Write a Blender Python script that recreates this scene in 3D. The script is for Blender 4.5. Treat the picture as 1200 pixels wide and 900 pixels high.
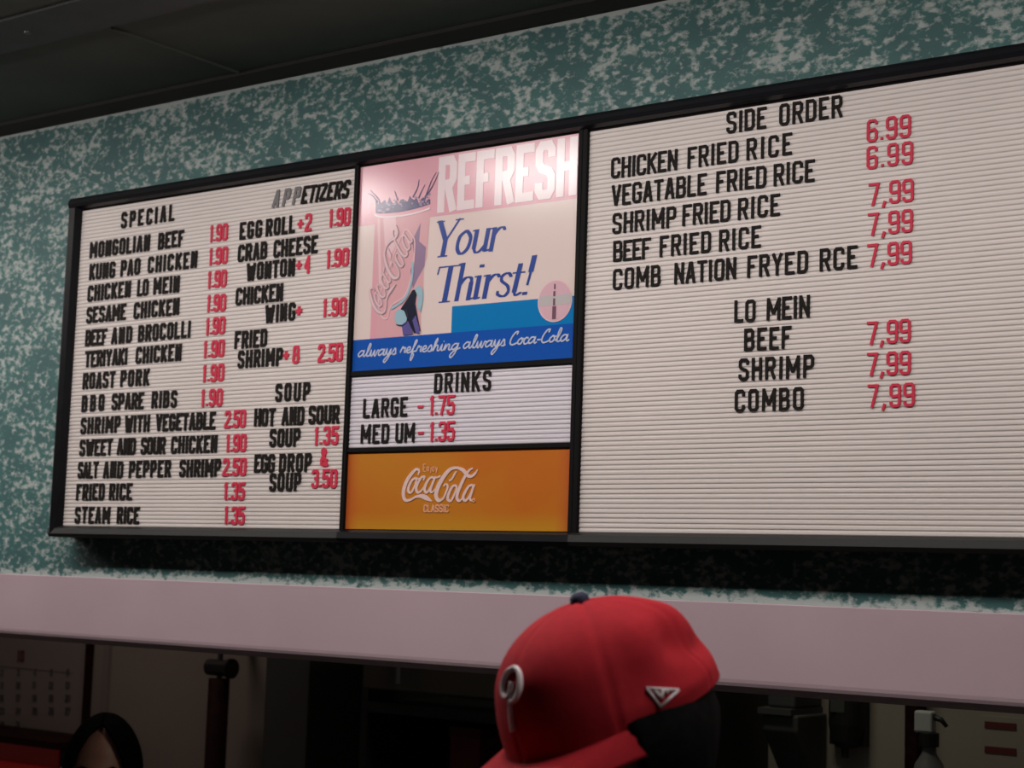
import bpy, math, random
from mathutils import Vector, Matrix
random.seed(7)
S = bpy.context.scene
for o in list(bpy.data.objects): bpy.data.objects.remove(o)

# ------------------------------------------------------------------ camera
CR = Vector((0.8021115921, 0.5962821872, 0.0326273911))     # camera right
CU = Vector((0.0416531245, -0.1103672576, 0.9930176663))    # camera up
CF = Vector((-0.5957197420, 0.7951519486, 0.1133638729))    # viewing direction
CP = Vector((0.0, -2.0754, 1.70))
FPX = 2000.0
cd = bpy.data.cameras.new('camera'); cam = bpy.data.objects.new('camera', cd)
S.collection.objects.link(cam); S.camera = cam
cam.matrix_world = Matrix((( CR.x, CU.x, -CF.x, CP.x), (CR.y, CU.y, -CF.y, CP.y), (CR.z, CU.z, -CF.z, CP.z), (0, 0, 0, 1)))
cd.sensor_width = 36; cd.lens = 36 * FPX / 1200; cd.clip_start = .05
cd.dof.use_dof = True; cd.dof.focus_distance = 2.38; cd.dof.aperture_fstop = 8.0

# ------------------------------------------------------------------ world, exposure
w = bpy.data.worlds.new('world'); S.world = w; w.use_nodes = True
w.node_tree.nodes['Background'].inputs[0].default_value = (1.0, .93, .90, 1)
w.node_tree.nodes['Background'].inputs[1].default_value = 0.02
S.view_settings.view_transform = 'Standard'; S.view_settings.look = 'None'
S.view_settings.exposure = 0.0; S.view_settings.gamma = 1.0; S.view_settings.use_curve_mapping = False

def area(name, loc, size, power, col, rot=(0, 0, 0)):
    l = bpy.data.lights.new(name, 'AREA'); l.shape = 'RECTANGLE'; l.size, l.size_y = size; l.energy = power; l.color = col
    o = bpy.data.objects.new(name, l); S.collection.objects.link(o); o.location = loc; o.rotation_euler = rot
    return o
KEY = (1.0, .93, .90)
LAMPS = ((-1.61, 9.3), (-3.01, 9.5), (-4.40, 9.2), (-.25, 7.3))
for lx, pw in LAMPS: area('ceiling_lamp_light', (lx, -0.72, 2.535), (1.14, .14), pw, KEY, (math.radians(12), 0, 0))
area('kitchen_fill_light', (-1.6, 0.55, 2.52), (.5, .2), 2.9, (1.0, .95, .78))  # unseen fill added to brighten the kitchen, no fixture behind it
area('kitchen_fill_light', (-3.5, 0.55, 2.52), (.5, .2), 1.9, (1.0, .76, .70))  # second added fill, redder, for the left part of the kitchen

# ------------------------------------------------------------------ materials
def mat(name, col, rough=.6, metal=0, vary=0, vscale=40, bump=0, bscale=200, spec=.5, emit=None, est=0, col2=None, coat=0):
    m = bpy.data.materials.new(name); m.use_nodes = True; nt = m.node_tree; b = nt.nodes['Principled BSDF']
    b.inputs['Base Color'].default_value = (*col, 1); b.inputs['Roughness'].default_value = rough
    b.inputs['Metallic'].default_value = metal; b.inputs['Specular IOR Level'].default_value = spec
    if coat: b.inputs['Coat Weight'].default_value = coat; b.inputs['Coat Roughness'].default_value = .2
    if emit: b.inputs['Emission Color'].default_value = (*emit, 1); b.inputs['Emission Strength'].default_value = est
    tc = nt.nodes.new('ShaderNodeTexCoord')
    if vary or col2:
        n = nt.nodes.new('ShaderNodeTexNoise'); n.inputs['Scale'].default_value = vscale; n.inputs['Detail'].default_value = 4
        nt.links.new(tc.outputs['Object'], n.inputs['Vector'])
        r = nt.nodes.new('ShaderNodeValToRGB'); e = r.color_ramp.elements
        e[0].position = .35; e[1].position = .65
        c2 = col2 or tuple(min(1, c * (1 + vary)) for c in col)
        e[0].color = (*(tuple(c * (1 - vary) for c in col)), 1); e[1].color = (*c2, 1)
        nt.links.new(n.outputs['Fac'], r.inputs['Fac']); nt.links.new(r.outputs['Color'], b.inputs['Base Color'])
    if bump:
        n = nt.nodes.new('ShaderNodeTexNoise'); n.inputs['Scale'].default_value = bscale
        nt.links.new(tc.outputs['Object'], n.inputs['Vector'])
        k = nt.nodes.new('ShaderNodeBump'); k.inputs['Strength'].default_value = bump; k.inputs['Distance'].default_value = .002
        nt.links.new(n.outputs['Fac'], k.inputs['Height']); nt.links.new(k.outputs['Normal'], b.inputs['Normal'])
    return m

def sponge_paint():
    """teal wall paint dabbed with off-white sponge speckles, denser along the lower and upper painted edge"""
    m = bpy.data.materials.new('sponged_teal_paint'); m.use_nodes = True; nt = m.node_tree; b = nt.nodes['Principled BSDF']
    N = nt.nodes.new; L = nt.links.new
    tc = N('ShaderNodeTexCoord')
    wn = N('ShaderNodeTexNoise'); wn.inputs['Scale'].default_value = 60; wn.inputs['Detail'].default_value = 3
    L(tc.outputs['Object'], wn.inputs['Vector'])
    fine = N('ShaderNodeTexNoise'); fine.inputs['Scale'].default_value = 92; fine.inputs['Detail'].default_value = 3; fine.inputs['Roughness'].default_value = .58; fine.inputs['Distortion'].default_value = .15
    mp = N('ShaderNodeMapping'); mp.inputs['Scale'].default_value = (.68, 1, 1); L(tc.outputs['Object'], mp.inputs['Vector']); L(mp.outputs[0], fine.inputs['Vector'])
    mid = N('ShaderNodeTexNoise'); mid.inputs['Scale'].default_value = 19; mid.inputs['Detail'].default_value = 2
    L(mp.outputs[0], mid.inputs['Vector'])
    sep = N('ShaderNodeSeparateXYZ'); L(tc.outputs['Object'], sep.inputs[0])
    def mth(op, a, bb, clamp=False):
        n = N('ShaderNodeMath'); n.operation = op; n.use_clamp = clamp
        for i, v in enumerate((a, bb)):
            if isinstance(v, (int, float)): n.inputs[i].default_value = v
            else: L(v, n.inputs[i])
        return n.outputs[0]
    low = N('ShaderNodeMapRange'); low.inputs['From Min'].default_value = 1.691; low.inputs['From Max'].default_value = 1.677
    low.inputs['To Min'].default_value = 0; low.inputs['To Max'].default_value = .25; L(sep.outputs[2], low.inputs['Value'])
    top = N('ShaderNodeMapRange'); top.inputs['From Min'].default_value = 2.564; top.inputs['From Max'].default_value = 2.569
    top.inputs['To Min'].default_value = 0; top.inputs['To Max'].default_value = .25; L(sep.outputs[2], top.inputs['Value'])
    v = mth('ADD', fine.outputs['Fac'], mth('MULTIPLY', mth('SUBTRACT', mid.outputs['Fac'], .5), .42))
    v = mth('ADD', v, low.outputs[0]); v = mth('ADD', v, top.outputs[0])
    r = N('ShaderNodeValToRGB'); e = r.color_ramp.elements
    e[0].position = .49; e[0].color = (0, 0, 0, 1); e[1].position = .66; e[1].color = (1, 1, 1, 1); L(v, r.inputs['Fac'])
    base = N('ShaderNodeValToRGB'); e = base.color_ramp.elements
    e[0].position = .35; e[0].color = (.027, .092, .090, 1); e[1].position = .7; e[1].color = (.032, .124, .112, 1); L(mid.outputs['Fac'], base.inputs['Fac'])
    mix = N('ShaderNodeMix'); mix.data_type = 'RGBA'; L(r.outputs['Color'], mix.inputs[0]); L(base.outputs['Color'], mix.inputs[6]); mix.inputs[7].default_value = (.335, .375, .36, 1)
    L(mix.outputs[2], b.inputs['Base Color']); b.inputs['Roughness'].default_value = .62
    k = N('ShaderNodeBump'); k.inputs['Strength'].default_value = .35; k.inputs['Distance'].default_value = .002
    L(v, k.inputs['Height']); L(k.outputs['Normal'], b.inputs['Normal'])
    return m

def orange_acrylic():
    m = bpy.data.materials.new('orange_acrylic'); m.use_nodes = True; nt = m.node_tree; b = nt.nodes['Principled BSDF']
    N = nt.nodes.new; L = nt.links.new
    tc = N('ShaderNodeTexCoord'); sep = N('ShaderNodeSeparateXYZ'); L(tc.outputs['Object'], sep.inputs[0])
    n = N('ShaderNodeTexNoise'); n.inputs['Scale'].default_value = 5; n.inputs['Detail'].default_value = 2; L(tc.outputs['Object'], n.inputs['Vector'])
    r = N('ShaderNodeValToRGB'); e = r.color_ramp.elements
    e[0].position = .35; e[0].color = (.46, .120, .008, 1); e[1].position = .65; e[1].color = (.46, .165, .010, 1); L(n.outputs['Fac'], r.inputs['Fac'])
    # yellower bottom band: uneven backlight put into the sheet's colour
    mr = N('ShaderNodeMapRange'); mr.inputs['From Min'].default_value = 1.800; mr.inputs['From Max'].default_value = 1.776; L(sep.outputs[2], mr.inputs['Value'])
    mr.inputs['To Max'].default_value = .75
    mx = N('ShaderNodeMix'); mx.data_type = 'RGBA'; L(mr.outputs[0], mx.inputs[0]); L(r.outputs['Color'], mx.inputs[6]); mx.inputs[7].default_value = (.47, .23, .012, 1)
    # redder towards the two side edges, also backlight variation painted in
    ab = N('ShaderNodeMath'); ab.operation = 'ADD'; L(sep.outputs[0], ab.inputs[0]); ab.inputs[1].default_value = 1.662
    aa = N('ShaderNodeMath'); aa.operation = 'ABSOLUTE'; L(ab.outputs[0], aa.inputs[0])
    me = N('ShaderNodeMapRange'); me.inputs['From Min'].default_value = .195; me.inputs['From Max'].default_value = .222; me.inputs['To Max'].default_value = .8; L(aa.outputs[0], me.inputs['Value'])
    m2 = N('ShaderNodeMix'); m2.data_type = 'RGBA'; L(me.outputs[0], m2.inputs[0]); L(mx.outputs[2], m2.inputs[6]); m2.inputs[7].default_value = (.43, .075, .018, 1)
    L(m2.outputs[2], b.inputs['Base Color']); b.inputs['Roughness'].default_value = .35
    return m

M = dict(
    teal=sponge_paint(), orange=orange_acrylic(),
    valance=mat('mauve_laminate', (.40, .295, .325), .55, vary=.03, vscale=6),
    ceiling=mat('grey_green_ceiling_paint', (.095, .105, .088), .8, vary=.1, vscale=4),
    crown=mat('dark_ceiling_trim', (.012, .012, .010), .8), rail=mat('grey_painted_rail', (.055, .055, .053), .6, vary=.12, vscale=20),
    black=mat('black_anodised_frame', (.004, .004, .005), .42, spec=.12, vary=.2, vscale=30),
    gloss=mat('black_glossy_rail', (.006, .006, .008), .3, spec=.4),
    black2=mat('black_inner_frame', (.004, .0035, .0035), .6, spec=.1),
    lip=mat('dark_grey_extrusion', (.011, .011, .010), .5, spec=.35),
    board=mat('warm_white_track_plastic', (.60, .545, .515), .55, vary=.02, vscale=5),
    boardc=mat('cool_white_track_plastic', (.60, .56, .60), .5, vary=.02, vscale=5),  # cooler tint stands in for the centre box's weak backlight
    letter=mat('black_letter_plastic', (.010, .008, .007), .7, spec=.12), greyl=mat('glare_grey_letter_plastic', (.11, .10, .105), .5, spec=.4),  # grey variant: lamp glare on the APP letters put into the colour
    digit=mat('red_letter_plastic', (.52, .026, .060), .6, spec=.2),
    wall=mat('kitchen_wall_paint', (.36, .31, .26), .8, vary=.06, vscale=3), wallr=mat('kitchen_side_panel', (.30, .25, .225), .8, vary=.06, vscale=3),
    floor=mat('dark_tile', (.05, .047, .042), .5, vary=.2, vscale=8), dark=mat('near_black_plastic', (.012, .012, .012), .5),
    maroon=mat('dark_maroon_wood', (.024, .006, .006), .7, vary=.3, spec=.12), steel=mat('dull_steel', (.10, .10, .10), .45, metal=.3),
    grey=mat('charcoal_plastic', (.07, .07, .066), .5), white=mat('white_plastic', (.55, .55, .53), .4),
    paper=mat('calendar_paper', (.33, .28, .26), .8), ink=mat('calendar_ink', (.12, .10, .10), .7), redink=mat('red_print', (.14, .022, .020), .6),
    skin=mat('skin', (.42, .20, .15), .5, vary=.06, vscale=30), hair=mat('black_hair', (.003, .0028, .0028), .8, spec=.06, vary=.4, vscale=150, bump=.3, bscale=90),
    red=mat('red_cap_wool', (.37, .014, .022), .85, vary=.05, vscale=120, bump=.25, bscale=900, spec=.15),
    navy=mat('navy_wool', (.012, .016, .05), .8), thread=mat('white_embroidery', (.62, .55, .55), .7, bump=.3, bscale=900),
    shirt=mat('black_shirt', (.015, .015, .017), .85), pants=mat('dark_denim', (.02, .025, .04), .85), shoe=mat('black_shoe', (.015, .015, .015), .5),
    glow=mat('red_lit_sign_face', (.10, .006, .006), .5, emit=(1, .012, .008), est=.014), glow2=mat('red_lit_tube', (.2, .01, .008), .5, emit=(1, .022, .010), est=.035),
    lampface=mat('lamp_diffuser', (.9, .9, .9), .5, emit=KEY, est=5),
)

def pr(name, col, rough=.19):   # glossy poster inks
    return mat(name, col, rough, spec=.62)
P = dict(cream=pr('poster_cream', (.66, .54, .50)), pink=pr('poster_pink', (.64, .315, .37)), glass=pr('poster_glass_pink', (.62, .335, .36)),
         lite=pr('poster_light_pink', (.70, .46, .49)), white=pr('poster_white', (.72, .60, .615)), navy=pr('poster_script_blue', (.030, .062, .26)),
         cyan=pr('poster_bright_blue', (.002, .165, .42)), blue=pr('poster_deep_blue', (.008, .075, .36)), violet=pr('poster_violet', (.045, .035, .12)),
         mauve=pr('poster_mauve', (.26, .17, .27)), black=pr('poster_black', (.012, .014, .03)), aqua=pr('poster_aqua', (.28, .43, .50)),
         purple=pr('poster_purple', (.10, .085, .26)), badge=pr('poster_badge_pink', (.60, .38, .43)), badgeg=pr('poster_badge_grey', (.46, .42, .42)),
         dim=pr('poster_badge_mark', (.16, .08, .11)), script=pr('poster_script_white', (.46, .49, .60)), ow=mat('sign_white_vinyl', (.66, .46, .42), .4),
         op=mat('sign_peach_vinyl', (.70, .35, .20), .4), line=pr('poster_grey_line', (.40, .33, .36)))

# ------------------------------------------------------------------ mesh helpers
class MB:
    def __init__(s): s.v = []; s.f = []; s.m = []; s.sm = False
    def add(s, vs, fs, mi=0):
        k = len(s.v); s.v += [tuple(v) for v in vs]; s.f += [tuple(i + k for i in f) for f in fs]; s.m += [mi] * len(fs); return s
    def box(s, a, b, mi=0):
        (x0, y0, z0), (x1, y1, z1) = a, b
        return s.add([(x0, y0, z0), (x1, y0, z0), (x1, y1, z0), (x0, y1, z0), (x0, y0, z1), (x1, y0, z1), (x1, y1, z1), (x0, y1, z1)],
                     [(0, 3, 2, 1), (4, 5, 6, 7), (0, 1, 5, 4), (1, 2, 6, 5), (2, 3, 7, 6), (3, 0, 4, 7)], mi)
    def tube(s, pts, rad, n=10, mi=0, cap=True, flat=1.0):
        pts = [Vector(p) for p in pts]; R = rad if isinstance(rad, (list, tuple)) else [rad] * len(pts); k = len(s.v); up = None
        for i, p in enumerate(pts):
            d = (pts[min(i + 1, len(pts) - 1)] - pts[max(i - 1, 0)]).normalized()
            if up is None: up = Vector((0, 0, 1)) if abs(d.z) < .9 else Vector((1, 0, 0))
            a = d.cross(up).normalized(); b2 = a.cross(d).normalized(); up = b2
            for j in range(n):
                t = 2 * math.pi * j / n; s.v.append(tuple(p + a * math.cos(t) * R[i] + b2 * math.sin(t) * R[i] * flat))
        for i in range(len(pts) - 1):
            for j in range(n):
                s.f.append((k + i * n + j, k + i * n + (j + 1) % n, k + (i + 1) * n + (j + 1) % n, k + (i + 1) * n + j)); s.m.append(mi)
        if cap:
            s.f.append(tuple(k + j for j in range(n))[::-1]); s.f.append(tuple(k + (len(pts) - 1) * n + j for j in range(n))); s.m += [mi, mi]
        return s
    def lathe(s, prof, c=(0, 0, 0), n=20, mi=0):
        k = len(s.v)
        for r, z in prof:
            for j in range(n):
                t = 2 * math.pi * j / n; s.v.append((c[0] + r * math.cos(t), c[1] + r * math.sin(t), c[2] + z))
        for i in range(len(prof) - 1):
            for j in range(n):
                s.f.append((k + i * n + j, k + i * n + (j + 1) % n, k + (i + 1) * n + (j + 1) % n, k + (i + 1) * n + j)); s.m.append(mi)
        return s
    def prism(s, prof, x0, x1, mi=0):
        """closed (y, z) profile swept along x"""
        n = len(prof); vs = [(x0, y, z) for y, z in prof] + [(x1, y, z) for y, z in prof]
        fs = [(i, (i + 1) % n, n + (i + 1) % n, n + i) for i in range(n)] + [tuple(range(n))[::-1], tuple(range(n, 2 * n))]
        return s.add(vs, fs, mi)
    def mesh(s, name, mats):
        me = bpy.data.meshes.new(name); me.from_pydata(s.v, [], s.f)
        for m in (mats if isinstance(mats, (list, tuple)) else [mats]): me.materials.append(m)
        for p, i in zip(me.polygons, s.m): p.material_index = i; p.use_smooth = s.sm
        me.update(); return me
def ob(name, me, parent=None, loc=(0, 0, 0)):
    o = bpy.data.objects.new(name, me); S.collection.objects.link(o); o.location = loc
    if parent: o.parent = parent
    return o
def build(mb, name, mats, parent=None, smooth=False, bevel=0):
    mb.sm = smooth; o = ob(name, mb.mesh(name, mats), parent)
    if bevel:
        b = o.modifiers.new('bevel', 'BEVEL'); b.width = bevel; b.segments = 2; b.limit_method = 'ANGLE'
    return o
def empty(name, loc=(0, 0, 0)):
    o = bpy.data.objects.new(name, None); S.collection.objects.link(o); o.location = loc; o.empty_display_size = .05; return o
def tag(o, label=None, cat=None, group=None, kind=None):
    for k, v in (('label', label), ('category', cat), ('group', group), ('kind', kind)):
        if v: o[k] = v
    return o
def thing(name, label, cat, group=None, loc=(0, 0, 0)):
    return tag(empty(name, loc), label, cat, group)
def boxo(name, a, b, m, parent=None, bevel=0): return build(MB().box(a, b), name, m, parent, bevel=bevel)

def at(x, y, Y=0.0):            # where the sight line of a photo pixel meets the plane y = Y
    d = CR * ((x - 600) / FPX) - CU * ((y - 450) / FPX) + CF
    return CP + d * ((Y - CP.y) / d.y)
def deep(x, y, z):              # point at optical depth z
    return CP + (CR * ((x - 600) / FPX) - CU * ((y - 450) / FPX) + CF) * z

# ------------------------------------------------------------------ room
def struct(mb, name, m, parent=None, **k): return tag(build(mb, name, m, parent, **k), kind='structure')
WY = 0.042                       # face of the teal wall; the sign faces stand at y = 0
struct(MB().box((-5.6, WY, 1.600), (1.6, WY + .12, 2.66)), 'wall_front', M['teal'])
struct(MB().box((-5.6, -4.2, 2.590), (1.6, 1.25, 2.70)), 'ceiling', M['ceiling'])
struct(MB().box((-5.6, -4.2, -.1), (1.6, 1.25, 0)), 'floor', M['floor'])
struct(MB().box((-5.6, 1.125, 0), (1.6, 1.25, 2.59)), 'wall_back', M['wall'])
struct(MB().box((-5.7, -4.2, 0), (-5.6, 1.25, 2.7)), 'wall_left', M['wallr'])
# mauve header along the serving hatch, with a rounded bottom nose
z0, z1, yf = 1.554, 1.677, .037
prof = [(WY, z1), (yf + .001, z1), (yf, z1 - .001), (yf, z0 + .018)] + [(yf + .024 - .024 * math.cos(a), z0 + .018 - .020 * math.sin(a)) for a in (.25, .5, .75, 1.0, 1.25, 1.57)] + [(WY + .12, z0 - .002), (WY + .12, z0 + .0)]
o = struct(MB().prism(prof, -5.6, 1.6), 'trim_1', M['valance']); tag(o, 'mauve grey header board along the top of the serving hatch')
struct(MB().prism([(WY, 2.590), (WY - .030, 2.590), (WY - .030, 2.583), (WY - .008, 2.572), (WY, 2.572)], -5.6, 1.6), 'trim_2', M['crown'])
rl = struct(MB().box((-5.6, -.407, 2.584), (-1.2, -.292, 2.590)), 'trim_3', M['rail'], bevel=.002)
for x in (-2.9, -2.33): struct(MB().lathe([(0, -.004), (.006, -.003), (.007, 0)], (x, -.35, 2.584), 10), 'rail_screw', M['steel'], rl)
for x in (-2.20, -3.4): struct(MB().box((x - .002, -.28, 2.586), (x + .002, .01, 2.5905)), 'ceiling_seam', M['ceiling'])

# ceiling lamps that light the menu (just above the frame)
for (x, _), lab in zip(LAMPS, ('long white ceiling lamp in front of the right menu board', 'long white ceiling lamp in front of the left menu board', 'leftmost long white ceiling lamp', 'rightmost long white ceiling lamp')):
    t = thing('ceiling_lamp', lab, 'lamp', 'ceiling lamps', (x, -.74, 2.59))
    for nm, a, b in (('end_cap', (-.62, -.09, -.06), (-.59, .06, 0)), ('end_cap', (.59, -.09, -.06), (.62, .06, 0)), ('lamp_housing', (-.59, -.08, -.02), (.59, .05, 0))): boxo(nm, a, b, M['white'], t)
    build(MB().box((-.59, -.065, -.05), (.59, .035, -.02)), 'diffuser', M['lampface'], t)

# ------------------------------------------------------------------ stroke lettering
def cr(pts, n=6):               # Catmull-Rom through tuples of any length
    if len(pts) < 3: return list(pts)
    q = [pts[0]] + list(pts) + [pts[-1]]; out = []
    for i in range(1, len(q) - 2):
        for k in range(n):
            t = k / n
            out.append(tuple(.5 * (2 * b + (c - a) * t + (2 * a - 5 * b + 4 * c - d) * t * t + (3 * b - a - 3 * c + d) * t ** 3) for a, b, c, d in zip(q[i - 1], q[i], q[i + 1], q[i + 2])))
    out.append(tuple(pts[-1])); return out
def ribbon(mb, pts, w, y0, y1, mi=0, closed=False):
    """flat stroke in the xz plane, from depth y0 (front) to y1 (back); w = width or list of widths"""
    mb.ns = getattr(mb, 'ns', 0) + 1; y0 -= mb.ns % 40 * 1.5e-5
    p = [Vector((a[0], a[1])) for a in pts]
    q = [p[0]]; W = [w[0] if isinstance(w, list) else w]
    for i in range(1, len(p)):
        if (p[i] - q[-1]).length > 1e-6: q.append(p[i]); W.append(w[i] if isinstance(w, list) else w)
    if closed and (q[0] - q[-1]).length < 1e-6: q.pop(); W.pop()
    n = len(q)
    if n < 2: return
    Lf = []
    for i in range(n):
        a = q[i - 1] if (i > 0 or closed) else None; b = q[(i + 1) % n] if (i < n - 1 or closed) else None
        d1 = (q[i] - a).normalized() if a is not None else None; d2 = (b - q[i]).normalized() if b is not None else None
        if d1 is None: d1 = d2
        if d2 is None: d2 = d1
        t = d1 + d2
        t = t.normalized() if t.length > 1e-3 else d1
        nn = Vector((-t.y, t.x)); c = max(.5, nn.dot(Vector((-d2.y, d2.x))))
        Lf.append((q[i] + nn * W[i] / 2 / c, q[i] - nn * W[i] / 2 / c))
    vs = []
    for i, (a, b) in enumerate(Lf): e = y0 - i * 2e-6; vs += [(a.x, e, a.y), (b.x, e, b.y), (a.x, y1, a.y), (b.x, y1, b.y)]
    fs = []
    for i in range(n if closed else n - 1):
        j = (i + 1) % n; A, B = 4 * i, 4 * j
        fs += [(A, A + 1, B + 1, B), (A, B, B + 2, A + 2), (A + 1, A + 3, B + 3, B + 1)]
    if not closed: fs += [(0, 2, 3, 1), (4 * n - 4, 4 * n - 3, 4 * n - 1, 4 * n - 2)]
    mb.add(vs, fs, mi)
RO = [(.2, 0), (.8, 0), (1, .1), (1, .9), (.8, 1), (.2, 1), (0, .9), (0, .1)]
G = {  # condensed sign-letter skeletons in a unit box; a trailing 'c' marks a closed stroke
 'A': [[(0, 0), (.42, 1), (.58, 1), (1, 0)], [(.13, .3), (.87, .3)]],
 'B': [[(0, 0), (0, 1), (.75, 1), (.95, .9), (.95, .62), (.75, .53), (0, .53)], [(.75, .53), (1, .42), (1, .1), (.8, 0), (0, 0)]],
 'C': [[(1, .72), (1, .9), (.8, 1), (.2, 1), (0, .9), (0, .1), (.2, 0), (.8, 0), (1, .1), (1, .28)]],
 'D': [[(0, 0), (0, 1), (.75, 1), (1, .88), (1, .12), (.75, 0), (0, 0), 'c']],
 'E': [[(1, 1), (0, 1), (0, 0), (1, 0)], [(0, .52), (.85, .52)]], 'F': [[(1, 1), (0, 1), (0, 0)], [(0, .52), (.85, .52)]],
 'G': [[(1, .72), (1, .9), (.8, 1), (.2, 1), (0, .9), (0, .1), (.2, 0), (.8, 0), (1, .1), (1, .45), (.55, .45)]],
 'H': [[(0, 0), (0, 1)], [(1, 0), (1, 1)], [(0, .52), (1, .52)]], 'I': [[(.5, 0), (.5, 1)]],
 'K': [[(0, 0), (0, 1)], [(1, 1), (.05, .42)], [(.3, .58), (1, 0)]], 'L': [[(0, 1), (0, 0), (1, 0)]],
 'M': [[(0, 0), (0, 1), (.5, .25), (1, 1), (1, 0)]], 'N': [[(0, 0), (0, 1), (1, 0), (1, 1)]], 'O': [RO + ['c']],
 'P': [[(0, 0), (0, 1), (.8, 1), (1, .9), (1, .55), (.8, .45), (0, .45)]], 'Q': [RO + ['c'], [(.6, .25), (1.05, -.08)]],
 'R': [[(0, 0), (0, 1), (.8, 1), (1, .9), (1, .6), (.8, .5), (0, .5)], [(.55, .5), (1, 0)]],
 'S': [[(1, .75), (1, .9), (.8, 1), (.2, 1), (0, .9), (0, .64), (.2, .54), (.8, .46), (1, .36), (1, .1), (.8, 0), (.2, 0), (0, .1), (0, .25)]],
 'T': [[(0, 1), (1, 1)], [(.5, 1), (.5, 0)]], 'U': [[(0, 1), (0, .1), (.2, 0), (.8, 0), (1, .1), (1, 1)]], 'V': [[(0, 1), (.45, 0), (.55, 0), (1, 1)]],
 'W': [[(0, 1), (.22, 0), (.5, .8), (.78, 0), (1, 1)]], 'X': [[(0, 0), (1, 1)], [(0, 1), (1, 0)]], 'Y': [[(0, 1), (.5, .48), (1, 1)], [(.5, .48), (.5, 0)]],
 'Z': [[(0, 1), (1, 1), (0, 0), (1, 0)]],
 '0': [RO + ['c']], '1': [[(.1, .8), (.6, 1), (.6, 0)]], '2': [[(0, .75), (0, .9), (.2, 1), (.8, 1), (1, .9), (1, .6), (0, .1), (0, 0), (1, 0)]],
 '3': [[(0, .8), (0, .9), (.2, 1), (.8, 1), (1, .9), (1, .62), (.8, .53), (.35, .53)], [(.8, .53), (1, .42), (1, .1), (.8, 0), (.2, 0), (0, .1), (0, .22)]],
 '4': [[(.75, 0), (.75, 1), (0, .3), (1.05, .3)]], '5': [[(1, 1), (.05, 1), (0, .55), (.75, .6), (1, .48), (1, .1), (.8, 0), (.2, 0), (0, .1), (0, .2)]],
 '6': [[(1, .8), (1, .9), (.8, 1), (.2, 1), (0, .9), (0, .1), (.2, 0), (.8, 0), (1, .1), (1, .45), (.8, .55), (0, .5)]],
 '7': [[(0, 1), (1, 1), (.4, 0)]], '8': [[(.2, .53), (.05, .62), (.05, .9), (.22, 1), (.78, 1), (.95, .9), (.95, .62), (.8, .53), 'c'], [(.2, .53), (0, .42), (0, .1), (.2, 0), (.8, 0), (1, .1), (1, .42), (.8, .53), 'c']],
 '9': [[(0, .2), (0, .1), (.2, 0), (.8, 0), (1, .1), (1, .9), (.8, 1), (.2, 1), (0, .9), (0, .55), (.2, .45), (1, .5)]],
 '&': [[(1, 0), (.15, .75), (.15, .92), (.35, 1), (.65, .92), (.65, .72), (.05, .35), (.05, .08), (.3, 0), (.65, 0), (1, .4)]],
 '+': [[(0, .5), (1, .5)], [(.5, .2), (.5, .8)]], '-': [[(0, .45), (1, .45)]], '.': [[(.5, -.02), (.5, .1)]], ',': [[(.75, .12), (.1, -.2)]],
}
WID = {'I': .19, 'M': .66, 'W': .70, '.': .17, ',': .26, '1': .34, '-': .30, '+': .42, 'L': .44, 'T': .48, 'F': .46, 'E': .46}
def glyph_w(c, st): return max(WID.get(c, .50), st)
def glyph(mb, c, x, z, h, sx=1, st=.165, y0=0, y1=.001, mi=0, shear=0, wk=1):
    W = glyph_w(c, st) * sx * wk; iw = max(W - st * sx, 0)
    for s in G[c]:
        cl = s[-1] == 'c'; pts = [p for p in s if p != 'c']
        q = []
        for a, b in pts:
            zz = b * (1 - st) + st / 2; xx = st * sx / 2 + a * iw + shear * zz
            q.append((x + xx * h, z + zz * h))
        w_ = st * h * min(1, .35 + .65 * sx)
        if not cl:
            for e, nb in ((0, 1), (-1, -2)):
                d = Vector(q[e]) - Vector(q[nb]); a, b = pts[e]
                if (b in (0, 1) and abs(d.y) > abs(d.x) * .5) or (a in (0, 1) and abs(d.x) > 2 * abs(d.y)):
                    q[e] = tuple(Vector(q[e]) + d.normalized() * w_ / 2)
        if cl: ribbon(mb, q, w_, y0, y1, mi, True); continue
        run = [q[0]]                       # sharp corners are cut into separate bars so they do not spike
        for i in range(1, len(q)):
            run.append(q[i])
            if i < len(q) - 1:
                d1 = Vector(q[i]) - Vector(q[i - 1]); d2 = Vector(q[i + 1]) - Vector(q[i])
                if d1.normalized().dot(d2.normalized()) < -.15: 
                    t1 = Vector(q[i]) + d1.normalized() * w_ * .5; t2 = Vector(q[i]) - d2.normalized() * w_ * .5; v1 = abs(d1.y) > 3 * abs(d1.x); v2 = abs(d2.y) > 3 * abs(d2.x)
                    run[-1] = tuple(t1) if v1 else q[i]
                    ribbon(mb, run, w_, y0, y1, mi); run = [tuple(t2) if v2 else q[i]]
        ribbon(mb, run, w_, y0, y1, mi)
    return W * h
LH = 0.0312
_cache = {}
STK = [.165]
def letter_mesh(c, m, shear=0):
    st = STK[0] + (.02 if c in 'MWN' and STK[0] > .15 else 0) - (.015 if m.name.startswith('red') else 0)
    k = (c, m.name, shear, st)
    if k not in _cache:
        mb = MB(); glyph(mb, c, 0, 0, LH, 1, st, -.0016, .0006, 0, shear); _cache[k] = mb.mesh('letter_' + ('and' if c == '&' else c), m)
    return _cache[k]
rj = random.Random(3)
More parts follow.
